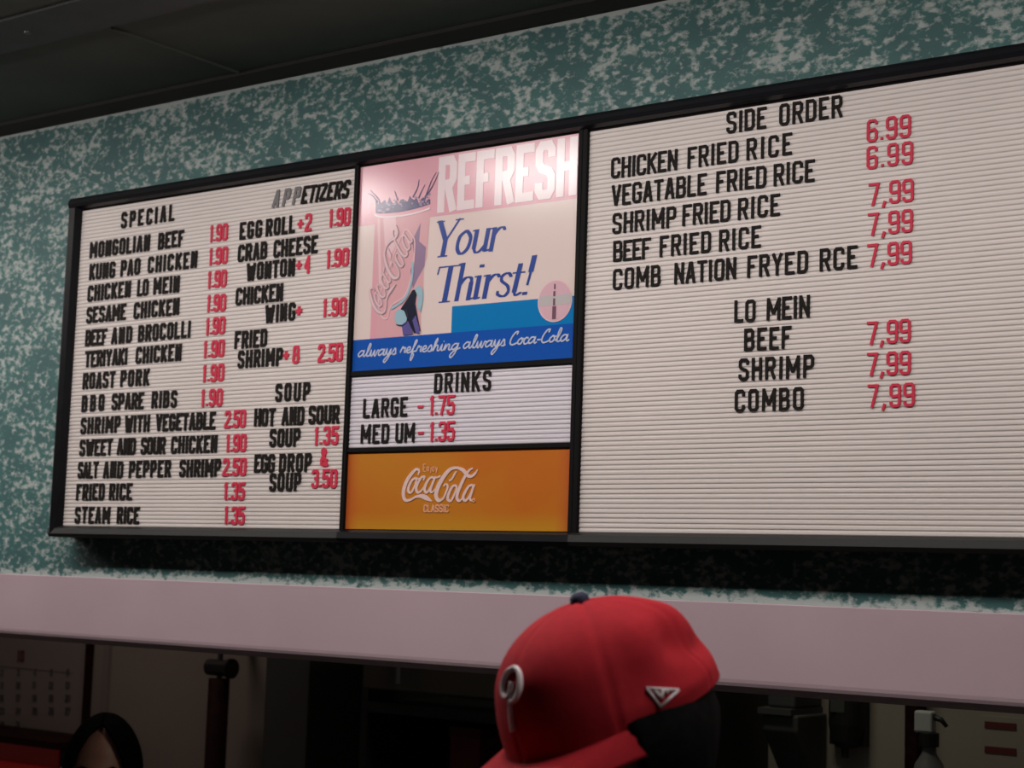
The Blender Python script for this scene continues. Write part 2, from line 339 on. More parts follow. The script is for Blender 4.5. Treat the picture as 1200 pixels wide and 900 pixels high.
def word(parent, text, xl, xr, yb, z_from=None, m='letter', shear=0):
    """one word of separate push-in letters between two measured edges of the board"""
    p0 = at(xl, yb); zb = z_from if z_from is not None else p0.z
    X0 = p0.x; r = at(xr, yb - (xr - xl) * .1); X1 = r.x
    L = (X1 - X0) / LH; ws = [glyph_w(c, .165) for c in text]; n = len(text)
    g = (L - sum(ws)) / max(n - 1, 1); k = 1
    if n == 1: k = min(L / ws[0], 1.2); g = 0
    elif g < .045: g = .045; k = (L - g * (n - 1)) / sum(ws)
    x = X0
    for c, wd in zip(text, ws):
        dig = m == 'digit'
        o = ob('digit' if dig else 'letter', letter_mesh(c, M[m], shear), parent, (x, -.0002, zb + rj.uniform(-.0004, .0004)))
        o.scale = (k, 1, 1); o.rotation_euler = (0, rj.uniform(-.012, .012), 0)
        x += (wd * k + g) * LH
    return zb

# ------------------------------------------------------------------ the sign
ZB, ZT = 1.7705, 2.374
def track_panel(name, x0, x1, zb, zt, m, parent, label=None):
    n = round((zt - zb) / .00702); p = (zt - zb) / n; mb = MB(); pr_ = []
    for i in range(n):
        z = zb + i * p
        pr_ += [(.0014, z), (.0004, z + p * .16), (.0000, z + p * .30), (.0000, z + p * .72), (.0009, z + p * .78), (.0009, z + p * .98)]
    pr_.append((.0014, zt)); k = len(pr_)
    mb.add([(x0, y, z) for y, z in pr_] + [(x1, y, z) for y, z in pr_], [(i, k + i, k + i + 1, i + 1) for i in range(k - 1)])
    o = build(mb, name, m, parent)
    if label: o['label'] = label
    return o
def tube_x(mb, x0, x1, y, z, r, mi=0): mb.tube([(x0, y, z), (x1, y, z)], r, 16, mi)
def cabinet(root, x0, x1, xi0, xi1, lipm, round_l=False, round_r=False):
    """metal sign box: body behind the face, rounded outer rim and flat inner rim"""
    build(MB().box((x0 + .004, .004, 1.7525), (x1 - .004, WY, 2.397)), 'back_box', M['black2'], root)
    mb = MB()     # outer rounded rim, top
    mb.prism([(-.006, 2.3765), (-.0135, 2.380), (-.016, 2.386), (-.0145, 2.3925), (-.009, 2.3985), (0, 2.400), (.02, 2.400), (.02, 2.3765)], x0, x1)
    build(mb, 'top_rail', M['gloss'], root)
    build(MB().prism([(-.006, ZT + .006), (-.002, ZT), (.01, ZT), (.01, ZT + .006)], x0, x1), 'inner_top_rim', M['black2'], root)
    mb = MB(); mb.prism([(-.004, ZB), (-.014, ZB - .004), (-.016, ZB - .014), (-.012, ZB - .0195), (.02, ZB - .0205), (.02, ZB)], x0, x1)
    build(mb, 'bottom_rail', lipm, root)
    for nm, a, b, rd in (('left_rail', x0, xi0, round_l), ('right_rail', xi1, x1, round_r)):
        if b - a > .015:
            mb = MB(); k = 6; P_ = [(a, .02)] + [(a + (.008 - .008 * math.cos(t)), -.008 - .008 * math.sin(t)) for t in [i * math.pi / 12 for i in range(k + 1)]] + [(b - .006, -.014), (b, -.002), (b, .02)]
            if rd is True and nm == 'right_rail': P_ = [(a + b - x, y) for x, y in P_][::-1]
            n = len(P_); vs = [(x, y, ZB - .02) for x, y in P_] + [(x, y, 2.378) for x, y in P_]
            mb.add(vs, [(i, (i + 1) % n, n + (i + 1) % n, n + i) for i in range(n)] + [tuple(range(n))[::-1], tuple(range(n, 2 * n))])
            build(mb, nm, M['black'], root)
        else:
            build(MB().box((a, -.006, ZB - .004), (b, .02, ZT + .004)), nm, M['black2'], root, bevel=.0015)

A = thing('menu_board', 'left letter board with SPECIAL and APPETIZERS columns on the teal wall', 'menu board')
cabinet(A, -2.6225, -1.8895, -2.597, -1.8935, M['lip'], True)
track_panel('track_panel', -2.597, -1.8935, ZB, ZT, M['board'], A)
rows = [(268, [('SPECIAL', 142, 204)]), (303.2, [('MONGOLIAN', 105.3, 175.2), ('BEEF', 185.3, 215.2)]), (328.8, [('KUNG', 104.8, 134.7), ('PAO', 141.3, 164), ('CHICKEN', 173.3, 230.7)]),
 (353.9, [('CHICKEN', 102.7, 152.8), ('LO', 160.8, 173.9), ('MEIN', 180, 210.1)]), (379.5, [('SESAME', 101.3, 147.5), ('CHICKEN', 156.8, 209.9)]),
 (406, [('BEEF', 100, 125.3), ('AND', 130.7, 154.7), ('BROCOLLI', 162.1, 223.2)]), (431, [('TERIYAKI', 99.6, 149), ('CHICKEN', 159.2, 212.6)]),
 (456.5, [('ROAST', 97, 134.6), ('PORK', 141.3, 175)]), (482.8, [('BBQ', 95.8, 122.1), ('SPARE', 131, 168.6), ('RIBS', 178, 207.5)]),
 (508.9, [('SHRIMP', 94.5, 141), ('WITH', 146.4, 175.5), ('VEGETABLE', 183.2, 253)]), (534.5, [('SWEET', 93.2, 131.6), ('AND', 137.4, 159.2), ('SOUR', 165.3, 194.2), ('CHICKEN', 201, 255)]),
 (560.8, [('SALT', 91.2, 115), ('AND', 121.3, 144.3), ('PEPPER', 151.5, 200.6), ('SHRIMP', 210.8, 259.4)]), (586.4, [('FRIED', 89.4, 122.6), ('RICE', 128.2, 155)]),
 (613.2, [('STEAM', 87.6, 129), ('RICE', 137.4, 163.5)]),
 (281.3, [('EGG', 281, 307), ('ROLL', 311.6, 345.6)]), (307.6, [('CRAB', 278.9, 312.9), ('CHEESE', 320.6, 372.2)]), (329.4, [('WONTON', 289, 345.4)]), (358.3, [('CHICKEN', 276.3, 331.6)]),
 (378.7, [('WING', 310.8, 346)]), (409.2, [('FRIED', 275, 312.9)]), (432, [('SHRIMP', 278.8, 331.3)]), (471.2, [('SOUP', 322.8, 363.3)]), (500, [('HOT', 298, 322.5), ('AND', 330.5, 356.7), ('SOUR', 362, 398)]),
 (524, [('SOUP', 315.9, 351.9)]), (553.9, [('EGG', 298, 322), ('DROP', 327.3, 365.2)]), (576, [('SOUP', 315.9, 352.7)])]
def lay(parent, rows, m='letter', shear=0):
    for yb, ws in rows:
        z = None
        for t, a, b in ws: z = word(parent, t, a, b, yb - (a - ws[0][1]) * .11, z, m, shear)
STK[0] = .18
lay(A, rows)
lay(A, [(244.2, [('APP', 318.8, 350)])], 'greyl', .22); lay(A, [(239.8, [('ETIZERS', 352.5, 408)])], 'letter', .22)
lay(A, [(284.6, [('1.90', 245.6, 266.9)]), (311.5, [('1.90', 244.6, 266.9)]), (338.8, [('1.90', 243, 265.6)]), (366.5, [('1.90', 242, 264.8)]), (393.3, [('1.90', 240.8, 263.8)]),
 (420, [('1.90', 238, 263)]), (448.3, [('1.90', 237, 262.7)]), (477, [('1.90', 235.3, 261)]), (502, [('2.50', 263.2, 288.2)]), (530, [('1.90', 264.5, 288.8)]), (558.2, [('2.50', 261, 288.8)]),
 (586.4, [('1.35', 262, 287)]), (614.5, [('1.35', 262.4, 287)]), (273.2, [('+2', 348.7, 365.3)]), (267.2, [('1.90', 385.3, 410.8)]), (322, [('+4', 347, 364)]), (314.8, [('1.90', 382.2, 408.8)]),
 (375.5, [('+', 346.5, 354)]), (372.4, [('1.90', 378, 406.2)]), (427.5, [('+8', 332, 350.8)]), (425.3, [('2.50', 372.7, 402)]), (522.1, [('1.35', 368, 396.7)]), (546.7, [('&', 375.3, 384.7)]), (572, [('3.50', 365.2, 395.3)])], 'digit')

B = thing('menu_board', 'right letter board headed SIDE ORDER with fried rice and LO MEIN prices in red', 'menu board')
cabinet(B, -1.4325, -.32, -1.4235, -.345, M['lip'], False, True)
track_panel('track_panel', -1.4235, -.345, ZB, ZT, M['board'], B)
STK[0] = .135
lay(B, [(156.9, [('SIDE', 851.8, 897.9), ('ORDER', 913.5, 987.2)]), (209.8, [('CHICKEN', 716.5, 793.6), ('FRIED', 806, 865.2), ('RICE', 875.2, 928)]), (241.8, [('VEGATABLE', 717, 827.9), ('FRIED', 839.4, 897.9), ('RICE', 907, 954.6)]),
 (274.5, [('SHRIMP', 718, 792), ('FRIED', 799.9, 855.9), ('RICE', 865, 914)]), (307.2, [('BEEF', 719, 762.5), ('FRIED', 773.4, 833.2), ('RICE', 843, 891.7)]),
 (339.9, [('COMB', 718.6, 774), ('NATION', 790.5, 862.7), ('FRYED', 876, 946.8), ('RCE', 961, 1004.8)]), (378.4, [('LO', 861, 885.3), ('MEIN', 898.8, 949)]), (411.4, [('BEEF', 872.4, 927.4)]), (446.6, [('SHRIMP', 865.8, 953.8)]), (482.9, [('COMBO', 861.4, 942)])])
lay(B, [(167.5, [('6.99', 1016, 1067.5)]), (198.7, [('6.99', 1016, 1070)]), (242, [('7,99', 1018, 1071)]), (277.5, [('7,99', 1017.5, 1070)]), (313.5, [('7,99', 1016.8, 1068.8)]), (404.5, [('7,99', 1016, 1067.5)]), (441, [('7,99', 1016, 1067.5)]), (478.5, [('7,99', 1017, 1072.3)])], 'digit')

C = thing('drinks_sign', 'central sign box with pink Refresh Your Thirst poster, drinks price strip and orange panel', 'sign')
cabinet(C, -1.8895, -1.4325, -1.8845, -1.4405, M['black'])
XL, XR = -1.8845, -1.4405
build(MB().box((XL, -.004, 2.0225), (XR, .01, 2.0300)), 'divider_bar', M['black2'], C); build(MB().box((XL, -.004, 1.8970), (XR, .01, 1.9035)), 'divider_bar', M['black2'], C)
track_panel('track_panel', XL, XR, 1.9035, 2.0225, M['boardc'], C, 'cooler white letter strip headed DRINKS')
STK[0] = .15
lay(C, [(461, [('DRINKS', 509, 575.5)]), (490, [('LARGE', 425.8, 477.5)]), (520, [('MED', 423, 456), ('UM', 463.8, 486)])])
lay(C, [(487.5, [('-', 489.5, 496.5), ('1.75', 503, 533)]), (518, [('-', 490, 496.5), ('1.35', 503, 533)])], 'digit')

# poster: flat print, built as thin ink layers on one sheet
PO = build(MB().box((XL, 0, 2.030), (XR, .004, ZT)), 'poster', P['cream'], C); PO['label'] = 'glossy pink and cream poster reading REFRESH Your Thirst'
def layer(mb, polys, dy, mi=0):
    for pts in polys:
        n = len(pts); mb.add([(p[0], -dy, p[1]) for p in pts], [tuple(range(n))], mi)
def zp(x, y): p = at(400 + x / 3, 140 + y / 3); return (p.x, p.z)      # measured on an enlarged detail
def zq(x, y): p = at(420 + x * 110 / 450, 180 + y * 220 / 900); return (p.x, p.z)
def rect(x0, z0, x1, z1): return [(x0, z0), (x1, z0), (x1, z1), (x0, z1)]
pic = []
def art(name, polys, m, dy, parent=PO):
    mb = MB(); layer(mb, polys, dy); o = build(mb, name, m, parent); return o
gx0, gx1 = -1.8483, -1.7790
art('pink_field', [rect(XL, 2.2735, XR, ZT - .0005), rect(gx0, 2.0825, -1.7795, 2.2735)], P['pink'], .0002)
art('bright_blue_field', [rect(-1.678, 2.0825, XR, 2.1245)], P['cyan'], .0002)
art('deep_blue_band', [rect(XL, 2.0305, XR, 2.0825)], P['blue'], .0002)
# glass
gl = [zq(*p) for p in [(78, 295), (345, 285), (335, 400), (328, 500), (312, 560), (312, 640), (300, 700), (300, 862), (90, 885), (86, 600)]]
art('glass_picture', [gl], P['glass'], .0004)
art('glass_highlight', [[zq(*p) for p in [(120, 310), (180, 306), (190, 420), (150, 500), (128, 440)]], [zq(*p) for p in [(92, 310), (104, 310), (112, 640), (100, 640)]]], P['lite'], .0006)
mb = MB()
ribbon(mb, cr([zq(*p) for p in [(78, 290), (100, 303), (160, 304), (240, 294), (310, 276), (346, 262)]]), .0028, -.0010, -.0002)
build(mb, 'glass_rim', P['white'], PO)
mb = MB(); rr = random.Random(5)
lowp = [zq(84 + 262 * t, 286 + 10 * math.sin(t * 3) - 45 * t ** 1.3) for t in [i / 24 for i in range(25)]]
topp = [zq(84 + 262 * t, 222 - 6 * t + (rr.random() - .5) * 26 - (18 if i in (4, 15, 20) else 0) + (12 if i % 3 else 0)) for i, t in [(i, i / 24) for i in range(25)]]
for i in range(24): layer(mb, [[lowp[i], lowp[i + 1], topp[i + 1], topp[i]]], .0007)
for a in ([(60, 175), (72, 190), (95, 215), (105, 240)], [(45, 190), (70, 203), (92, 232)], [(375, 90), (352, 130), (335, 175), (318, 220)], [(388, 88), (360, 150), (330, 200)], [(292, 125), (285, 165), (262, 210)], [(175, 180), (182, 200), (190, 225)], [(320, 150), (300, 190), (290, 215)]):
    q = cr([(*zq(*p),) for p in a]); n = len(q)
    ribbon(mb, q, [.0007 + .0022 * i / n for i in range(n)], -.0009, -.0003)
build(mb, 'splash_picture', P['violet'], PO)
mb = MB()
for i in range(36):
    t = rr.random(); x, y = 90 + 250 * t, 284 - 45 * t ** 1.3 - rr.random() * 52; r = 2 + rr.random() * 5
    layer(mb, [[zq(x + r * 1.4 * math.cos(a), y + r * math.sin(a)) for a in (0, 1.2, 2.4, 3.6, 4.9)]], .0009 + i * 1e-6)
build(mb, 'splash_drop', P['mauve'], PO)
# slanted script badge on the glass, and the hand below it
mb = MB(); bd = cr([zq(*p) for p in [(102, 680), (125, 620), (170, 490), (225, 370), (262, 395), (272, 440), (262, 560), (225, 680), (160, 730), (140, 790), (112, 780), (98, 730), (102, 680)]], 5)
ribbon(mb, bd, .0022, -.0011, -.0004, 0)
build(mb, 'glass_badge_outline', P['lite'], PO)
COKE = [  # big script lettering, x, y, width (enlarged-detail units)
 [(318, 285, 16), (335, 235, 24), (305, 208, 30), (270, 235, 38), (215, 300, 46), (170, 380, 50), (142, 470, 50), (140, 545, 46), (165, 595, 38), (225, 590, 28), (290, 555, 28), (355, 545, 44), (420, 565, 56), (490, 608, 12)],
 [(290, 320, 24), (245, 350, 30), (205, 430, 34), (200, 485, 34), (235, 500, 26), (275, 430, 26), (300, 350, 24), (290, 320, 24), (335, 335, 16)],
 [(385, 350, 18), (400, 308, 26), (365, 312, 26), (318, 385, 34), (298, 455, 36), (322, 500, 30), (372, 465, 20), (410, 400, 14)],
 [(510, 310, 26), (465, 325, 28), (415, 405, 36), (402, 470, 36), (430, 500, 28), (475, 440, 26), (518, 350, 24), (510, 310, 26)], [(540, 300, 22), (505, 380, 30), (475, 465, 32), (492, 500, 20), (540, 450, 12)],
 [(545, 320, 16), (590, 300, 22), (600, 298, 14)],
 [(705, 355, 26), (742, 330, 22), (775, 270, 24), (800, 235, 14)],
 [(1062, 215, 10), (1030, 262, 28), (985, 298, 34), (935, 288, 40), (880, 225, 42), (810, 195, 32), (735, 205, 36), (670, 262, 50), (610, 350, 56), (562, 450, 58), (545, 540, 54), (575, 598, 42), (630, 575, 26), (672, 490, 26), (690, 420, 26), (660, 395, 20), (640, 425, 16)],
 [(790, 410, 26), (745, 430, 30), (700, 520, 36), (690, 580, 34), (725, 605, 26), (765, 540, 26), (798, 450, 24), (790, 410, 26)],
 [(1000, 200, 22), (955, 225, 26), (905, 300, 36), (855, 400, 42), (815, 500, 42), (805, 570, 38), (835, 605, 28), (880, 560, 16)],
 [(1000, 405, 26), (950, 425, 28), (900, 505, 36), (880, 570, 36), (910, 602, 28), (955, 550, 24), (1000, 450, 24), (1000, 405, 26)], [(1022, 402, 22), (985, 500, 32), (965, 570, 32), (985, 602, 20), (1015, 575, 10)]]
def coke(mb, f, s, y0, y1):
    for st in COKE:
        q = cr([(a, b, c) for a, b, c in st], 5)
        ribbon(mb, [f(a, b) for a, b, c in q], [c * s for a, b, c in q], y0, y1)
mb = MB(); a0 = Vector(zq(112, 775)); a1 = Vector(zq(262, 395)); dd = (a1 - a0); nn = Vector((-dd.y, dd.x))
coke(mb, lambda x, y: tuple(a0 + dd * ((x - 120) / 920) + nn * ((600 - y) / 920 * .78 - .03)), dd.length / 920 * .95, -.0013, -.0005)
build(mb, 'glass_badge_shadow', P['line'], PO)
mb = MB(); coke(mb, lambda x, y: tuple(a0 + dd * ((x - 120) / 920) + nn * ((600 - y) / 920 * .78 - .03)), dd.length / 920 * .5, -.0021, -.0006)
build(mb, 'glass_badge_lettering', P['lite'], PO)
art('hand_black', [[zq(*p) for p in [(262, 655), (285, 650), (275, 720), (288, 790), (300, 850), (270, 862), (235, 800), (205, 745), (235, 700)]]], P['black'], .0014)
art('hand_aqua', [[zq(*p) for p in [(180, 760), (200, 745), (222, 755), (236, 790), (228, 818), (190, 822), (176, 795)]], [zq(*p) for p in [(272, 650), (292, 630), (312, 655), (312, 700), (300, 760), (284, 740), (290, 690)]]], P['aqua'], .0016)
art('hand_purple', [[zq(*p) for p in [(210, 822), (240, 800), (262, 850), (266, 866), (218, 873)]], [zq(*p) for p in [(262, 800), (278, 775), (296, 840), (296, 864), (280, 864)]]], P['purple'], .0018)
art('hand_shadow', [[zq(*p) for p in [(258, 420), (300, 330), (292, 420), (325, 450), (318, 540), (285, 600), (262, 650), (250, 560), (270, 500)]]], P['mauve'], .00045)
mb = MB(); ribbon(mb, cr([zq(*p) for p in [(262, 520), (262, 580), (250, 640), (222, 700), (160, 745)]]), .0040, -.0016, -.0004); build(mb, 'finger_highlight', P['aqua'], PO)
mb = MB(); ribbon(mb, cr([zq(*p) for p in [(185, 820), (215, 825), (238, 800), (230, 745)]]), .0012, -.0021, -.0004); build(mb, 'finger_line', P['black'], PO)
# REFRESH
mb = MB(); x = -1.7160; hh = .0915; zb = 2.2785
tot = sum(glyph_w(c, .16) for c in 'REFRESH'); Lx = (-1.4445 + 1.7160) / hh; kk = (Lx - .025 * 6) / tot
for c in 'REFRESH':
    x += glyph(mb, c, x, zb, hh, 1, .16, -.0006, -.0002, 0, 0, kk) + .025 * hh
build(mb, 'refresh_lettering', P['white'], PO)
# Your Thirst!  - broad-nib italic
NIB = .135
def nib(mb, f, pts, wn, hn=.035):
    for a, b in zip(pts[:-1], pts[1:]):
        qs = []
        for p in (a, b):
            for sx, sy in ((-1, -1), (1, -1), (1, 1), (-1, 1)): qs.append((p[0] + sx * wn / 2, p[1] + sy * hn / 2))
        # convex hull of the two nib footprints
        P_ = sorted(set(qs)); cross = lambda o, a_, b_: (a_[0] - o[0]) * (b_[1] - o[1]) - (a_[1] - o[1]) * (b_[0] - o[0])
        h = []
        for seq in (P_, P_[::-1]):
            l = []
            for p in seq:
                while len(l) > 1 and cross(l[-2], l[-1], p) <= 0: l.pop()
                l.append(p)
            h += l[:-1]
        mb.ns = getattr(mb, 'ns', 0) + 1; layer(mb, [[f(*p) for p in h]], .0004 + mb.ns * 3e-6)
SER = {
 'Y': (.74, [([(.02, 1), (.33, .46)], .14), ([(.33, .48), (.33, .02)], .14), ([(.70, 1), (.36, .46)], .05), ([(-.08, .985), (.16, .985)], .04), ([(.58, .985), (.82, .985)], .04), ([(.18, .015), (.48, .015)], .04)]),
 'o': (.56, [(cr([(.26, .64), (.08, .50), (.06, .20), (.22, .02), (.42, .16), (.46, .45), (.30, .64), (.26, .64)], 4), .10)]),
 'u': (.60, [([(.08, .63), (.08, .14)], .125), (cr([(.08, .14), (.16, .02), (.30, .05), (.45, .22)], 4), .07), ([(.46, .63), (.46, .05)], .125), ([(.46, .03), (.60, .06)], .04), ([(-.04, .62), (.08, .63)], .04)]),
 'r': (.44, [([(.08, .63), (.08, .02)], .125), (cr([(.08, .42), (.22, .60), (.36, .63), (.42, .56)], 4), .08), ([(-.04, .62), (.08, .63)], .04)]),
 'T': (.66, [([(.36, .98), (.36, .02)], .14), ([(.0, .98), (.74, .98)], .05), ([(.0, .98), (-.02, .80)], .04), ([(.74, .98), (.74, .80)], .04), ([(.20, .015), (.52, .015)], .04)]),
 'h': (.58, [([(.08, 1.02), (.08, .02)], .12), (cr([(.08, .42), (.24, .62), (.42, .60), (.44, .45)], 4), .08), ([(.44, .48), (.44, .02)], .12), ([(-.04, 1.0), (.08, 1.02)], .04), ([(.44, .02), (.56, .05)], .04)]),
 'i': (.28, [([(.08, .63), (.08, .03)], .125), ([(.10, .88), (.10, .92)], .13), ([(-.04, .62), (.08, .63)], .04), ([(.08, .02), (.20, .05)], .04)]),
 's': (.42, [(cr([(.34, .54), (.24, .64), (.08, .58), (.08, .44), (.28, .30), (.34, .14), (.22, .02), (.04, .08), (.02, .16)], 4), .075)]),
 't': (.36, [([(.14, .84), (.10, .12)], .12), (cr([(.10, .12), (.16, .02), (.30, .08)], 4), .06), ([(-.02, .62), (.30, .62)], .05)]),
 '!': (.26, [([(.15, 1.02), (.13, .62)], .13), ([(.13, .62), (.10, .28)], .06), ([(.07, .03), (.07, .07)], .13)]),
}
def serif(text, px0, px1, name):
    mb = MB(); a = Vector(zp(*px0)); b = Vector(zp(*px1)); h = .0585
    tot = sum(SER[c][0] for c in text); k = (b.x - a.x - .10 * h) / (tot * h); x = a.x
    for c in text:
        for pts, wn in SER[c][1]:
            nib(mb, lambda u, v: (x + (u * k + v * .20) * h, a.y + v * h), pts, wn * 1.14, .038)
        x += SER[c][0] * h * k
    build(mb, name, P['navy'], PO)
serif('Your', (322, 487), (574, 453), 'your_lettering'); serif('Thirst!', (322, 647), (678, 600), 'thirst_lettering')
# round badge
mb = MB(); cx, cz = -1.4785, 2.1190; rx, rz = .0300, .0305
ell = lambda k, a: (cx + rx * k * math.cos(a), cz + rz * k * math.sin(a))
layer(mb, [[ell(1.06, i * math.pi / 18) for i in range(36)]], .0008, 0); layer(mb, [[ell(1, i * math.pi / 18) for i in range(36)]], .0010, 1)
layer(mb, [[ell(1, a) for a in (-.22, 0, .3)] + [ell(1, a) for a in (2.85, 3.14, 3.36)]], .0012, 2)
for r in (rect(cx - .004, cz - .028, cx + .003, cz - .008), rect(cx - .003, cz - .007, cx + .001, cz + .004), rect(cx - .003, cz + .007, cx + .001, cz + .015), rect(cx - .002, cz + .018, cx + .001, cz + .026)): layer(mb, [r], .0014, 3)
build(mb, 'round_badge_picture', [P['lite'], P['badge'], P['badgeg'], P['dim']], PO)
# running script line
CUR = {
 'a': (1.0, [[(.72, .88), (.35, .95), (.02, .45), (.2, .02), (.6, .35), (.78, .9), (.72, .25), (.86, .02), (1.05, .2)]]),
 'l': (.62, [[(0, .15), (.35, .9), (.52, 1.8), (.38, 2.0), (.22, 1.3), (.2, .25), (.38, .02), (.66, .2)]]),
 'w': (1.15, [[(0, .2), (.12, .9), (.15, .2), (.32, .02), (.58, .85), (.62, .15), (.8, .02), (1.0, .85), (1.2, .8)]]),
 'y': (.85, [[(0, .2), (.12, .9), (.2, .2), (.4, .1), (.68, .9), (.55, -.3), (.15, -1.15), (-.05, -.9), (.3, -.25), (.9, .25)]]),
 's': (.6, [[(0, .15), (.35, 1), (.5, .5), (.45, .05), (.15, .05)], [(.45, .05), (.65, .2)]]),
 'r': (.62, [[(0, .15), (.18, 1), (.3, .82), (.52, .85), (.48, .2), (.66, .12)]]),
 'e': (.62, [[(0, .3), (.45, .55), (.42, .92), (.2, .85), (.1, .35), (.32, .02), (.66, .2)]]),
 'f': (.6, [[(0, .15), (.42, 1.4), (.45, 1.95), (.28, 1.6), (.12, -.8), (.22, -1.15), (.38, -.4), (.2, .1), (.64, .25)]]),
 'h': (.85, [[(0, .15), (.38, 1.4), (.38, 1.95), (.2, 1.4), (.12, .02)], [(.12, .1), (.35, .85), (.58, .8), (.58, .2), (.72, .02), (.9, .2)]]),
 'i': (.45, [[(0, .15), (.18, .9), (.18, .2), (.3, .02), (.48, .2)], [(.3, 1.4), (.34, 1.45)]]),
 'n': (.85, [[(0, .2), (.14, .9), (.12, .02)], [(.12, .1), (.38, .88), (.58, .8), (.56, .2), (.7, .02), (.88, .2)]]),
 'g': (.95, [[(.7, .85), (.35, .95), (.05, .45), (.2, .05), (.55, .35), (.72, .9), (.55, -.4), (.2, -1.15), (0, -.9), (.3, -.25), (1.0, .25)]]),
 'C': (1.0, [[(.75, 1.5), (.85, 1.95), (.5, 1.8), (.15, 1.0), (.1, .3), (.35, .0), (.75, .12), (1.05, .35)]]),
 'o': (.75, [[(.42, .95), (.08, .6), (.1, .12), (.4, .05), (.62, .5), (.42, .95), (.6, .8), (.8, .85)]]),
 'c': (.62, [[(.55, .8), (.3, .95), (.05, .5), (.15, .05), (.4, .02), (.66, .25)]]), '-': (.55, [[(.05, .5), (.5, .5)]]),
}
def z7(x, y): p = at(410 + x / 4.444, 370 + y / 4.444); return p
mb = MB(); XH = .0102
for text, xa, xb, yb in (('always', 42, 240, 215), ('refreshing', 262, 572, 197), ('always', 590, 808, 172), ('Coca-Cola', 830, 1140, 153)):
    a = z7(xa, yb); b = z7(xb, yb - (xb - xa) * .07); tot = sum(CUR[c][0] for c in text); k = (b.x - a.x) / (tot * XH); x = a.x
    for c in text:
        for st in CUR[c][1]:
            q = cr(st, 4)
            ribbon(mb, [(x + (u * k + v * .22) * XH, a.z + v * XH) for u, v in q], .0023, -.0006, -.0002)
        x += CUR[c][0] * XH * k
build(mb, 'script_line_lettering', P['script'], PO)

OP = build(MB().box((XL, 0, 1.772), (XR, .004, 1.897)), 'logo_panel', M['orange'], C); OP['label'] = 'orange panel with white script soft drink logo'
def z8(x, y): p = at(460 + x / 10.59, 530 + y / 10.59); return (p.x, p.z)
mb = MB(); coke(mb, z8, .000150 * .92, -.0010, -.0002)
build(mb, 'script_logo', P['ow'], OP)
mb = MB()
def small(mb, text, f0, f1, h, y0=-.001, y1=-.0002, st=.2, mi=0):
    a, b = Vector(f0), Vector(f1); ws = [glyph_w(c, st) for c in text]; g = .09; k = ((b.x - a.x) / h - g * (len(text) - 1)) / sum(ws); x = a.x
    for c, wd in zip(text, ws): glyph(mb, c, x, a.y, h, 1, st, y0, y1, mi, 0, k); x += (wd * k + g) * h
def SERsmall(mb):
    a = Vector(z8(385, 238)); h = .0112; x = a.x
    for ch, wd in (('E', .5), ('n', .45), ('j', .28), ('o', .45), ('y', .45)):
        sk = {'E': [[(1, 1), (0, 1), (0, 0), (1, 0)], [(0, .5), (.8, .5)]], 'n': [[(0, 0), (0, .62)], [(0, .5), (.4, .64), (.9, .55), (.9, 0)]], 'j': [[(.6, .62), (.6, -.15), (0, -.2)], [(.6, .8), (.6, .9)]],
              'o': [[(.2, 0), (0, .3), (.2, .62), (.8, .62), (1, .3), (.8, 0), (.2, 0)]], 'y': [[(0, .62), (.5, 0)], [(1, .62), (.3, -.25)]]}[ch]
        for s in sk: ribbon(mb, [(x + u * wd * .75 * h, a.y + v * h) for u, v in s], .0013, -.001, -.0002)
        x += wd * h * 1.55 * .86
SERsmall(mb); small(mb, 'CLASSIC', z8(388, 745), z8(700, 742), .0122, st=.16)
c8 = Vector(z8(1012, 600)); ribbon(mb, [(c8.x + .0022 * math.cos(a), c8.y + .0026 * math.sin(a)) for a in [i * math.pi / 4 for i in range(8)]], .0011, -.001, -.0002, 0, True)
build(mb, 'small_logo_lettering', P['op'], OP)

# ------------------------------------------------------------------ kitchen behind the hatch
KB = 1.125                                      # face of the back wall
def k2(x, y, Y=KB): p = at(x, y, Y); return p.x, p.z
for px in (105, 126): 
    x, _ = k2(px, 800); struct(MB().box((x - .012, KB - .012, 0), (x + .012, KB, 2.59)), 'trim_4' if px == 105 else 'trim_5', M['maroon' if px == 105 else 'wallr'])
# calendar
xa, zt = k2(-45, 740, KB); xb, _ = k2(100, 800); _, zb_ = k2(50, 864); zt += .02
cal = thing('wall_calendar', 'paper wall calendar showing month 10 at far left behind the hatch', 'calendar', loc=(xa, KB, zb_))
wd = xb - xa; ht = zt - zb_
build(MB().box((0, -.006, 0), (wd, 0, ht)), 'page', M['paper'], cal)
mb = MB(); mr = MB()
def ctext(mbx, s, px, py, h):
    x, z = k2(px, py); x -= xa; z -= zb_; g = 0
    for c in s: g += glyph(mbx, c, x - (len(s) * .32 * h) + g, z - h / 2, h, 1, .17, -.0078, -.006) + .1 * h
for r, (py, ns) in enumerate([(788, (1, 2, 3, 4, 5, 6)), (803, (8, 9, 10, 11, 12, 13)), (818, (15, 16, 17, 18, 19, 20)), (833, (22, 23, 24, 25, 26, 27)), (849, (29, 30, 31))]):
    for i, n in enumerate(ns):
        if i < 1: continue
        ctext(mb, str(n), 5 + (i - 1) * 19.3, py + .3 * (i - 1) * 0, .020)
ctext(mr, '10', 28, 769, .034)
p0, p1 = k2(0, 781), k2(88, 783)
mb.box((p0[0] - xa, -.0072, p0[1] - zb_), (p1[0] - xa, -.006, p0[1] - zb_ + .0012))
build(mb, 'date_print', M['ink'], cal); build(mr, 'month_print', M['redink'], cal)
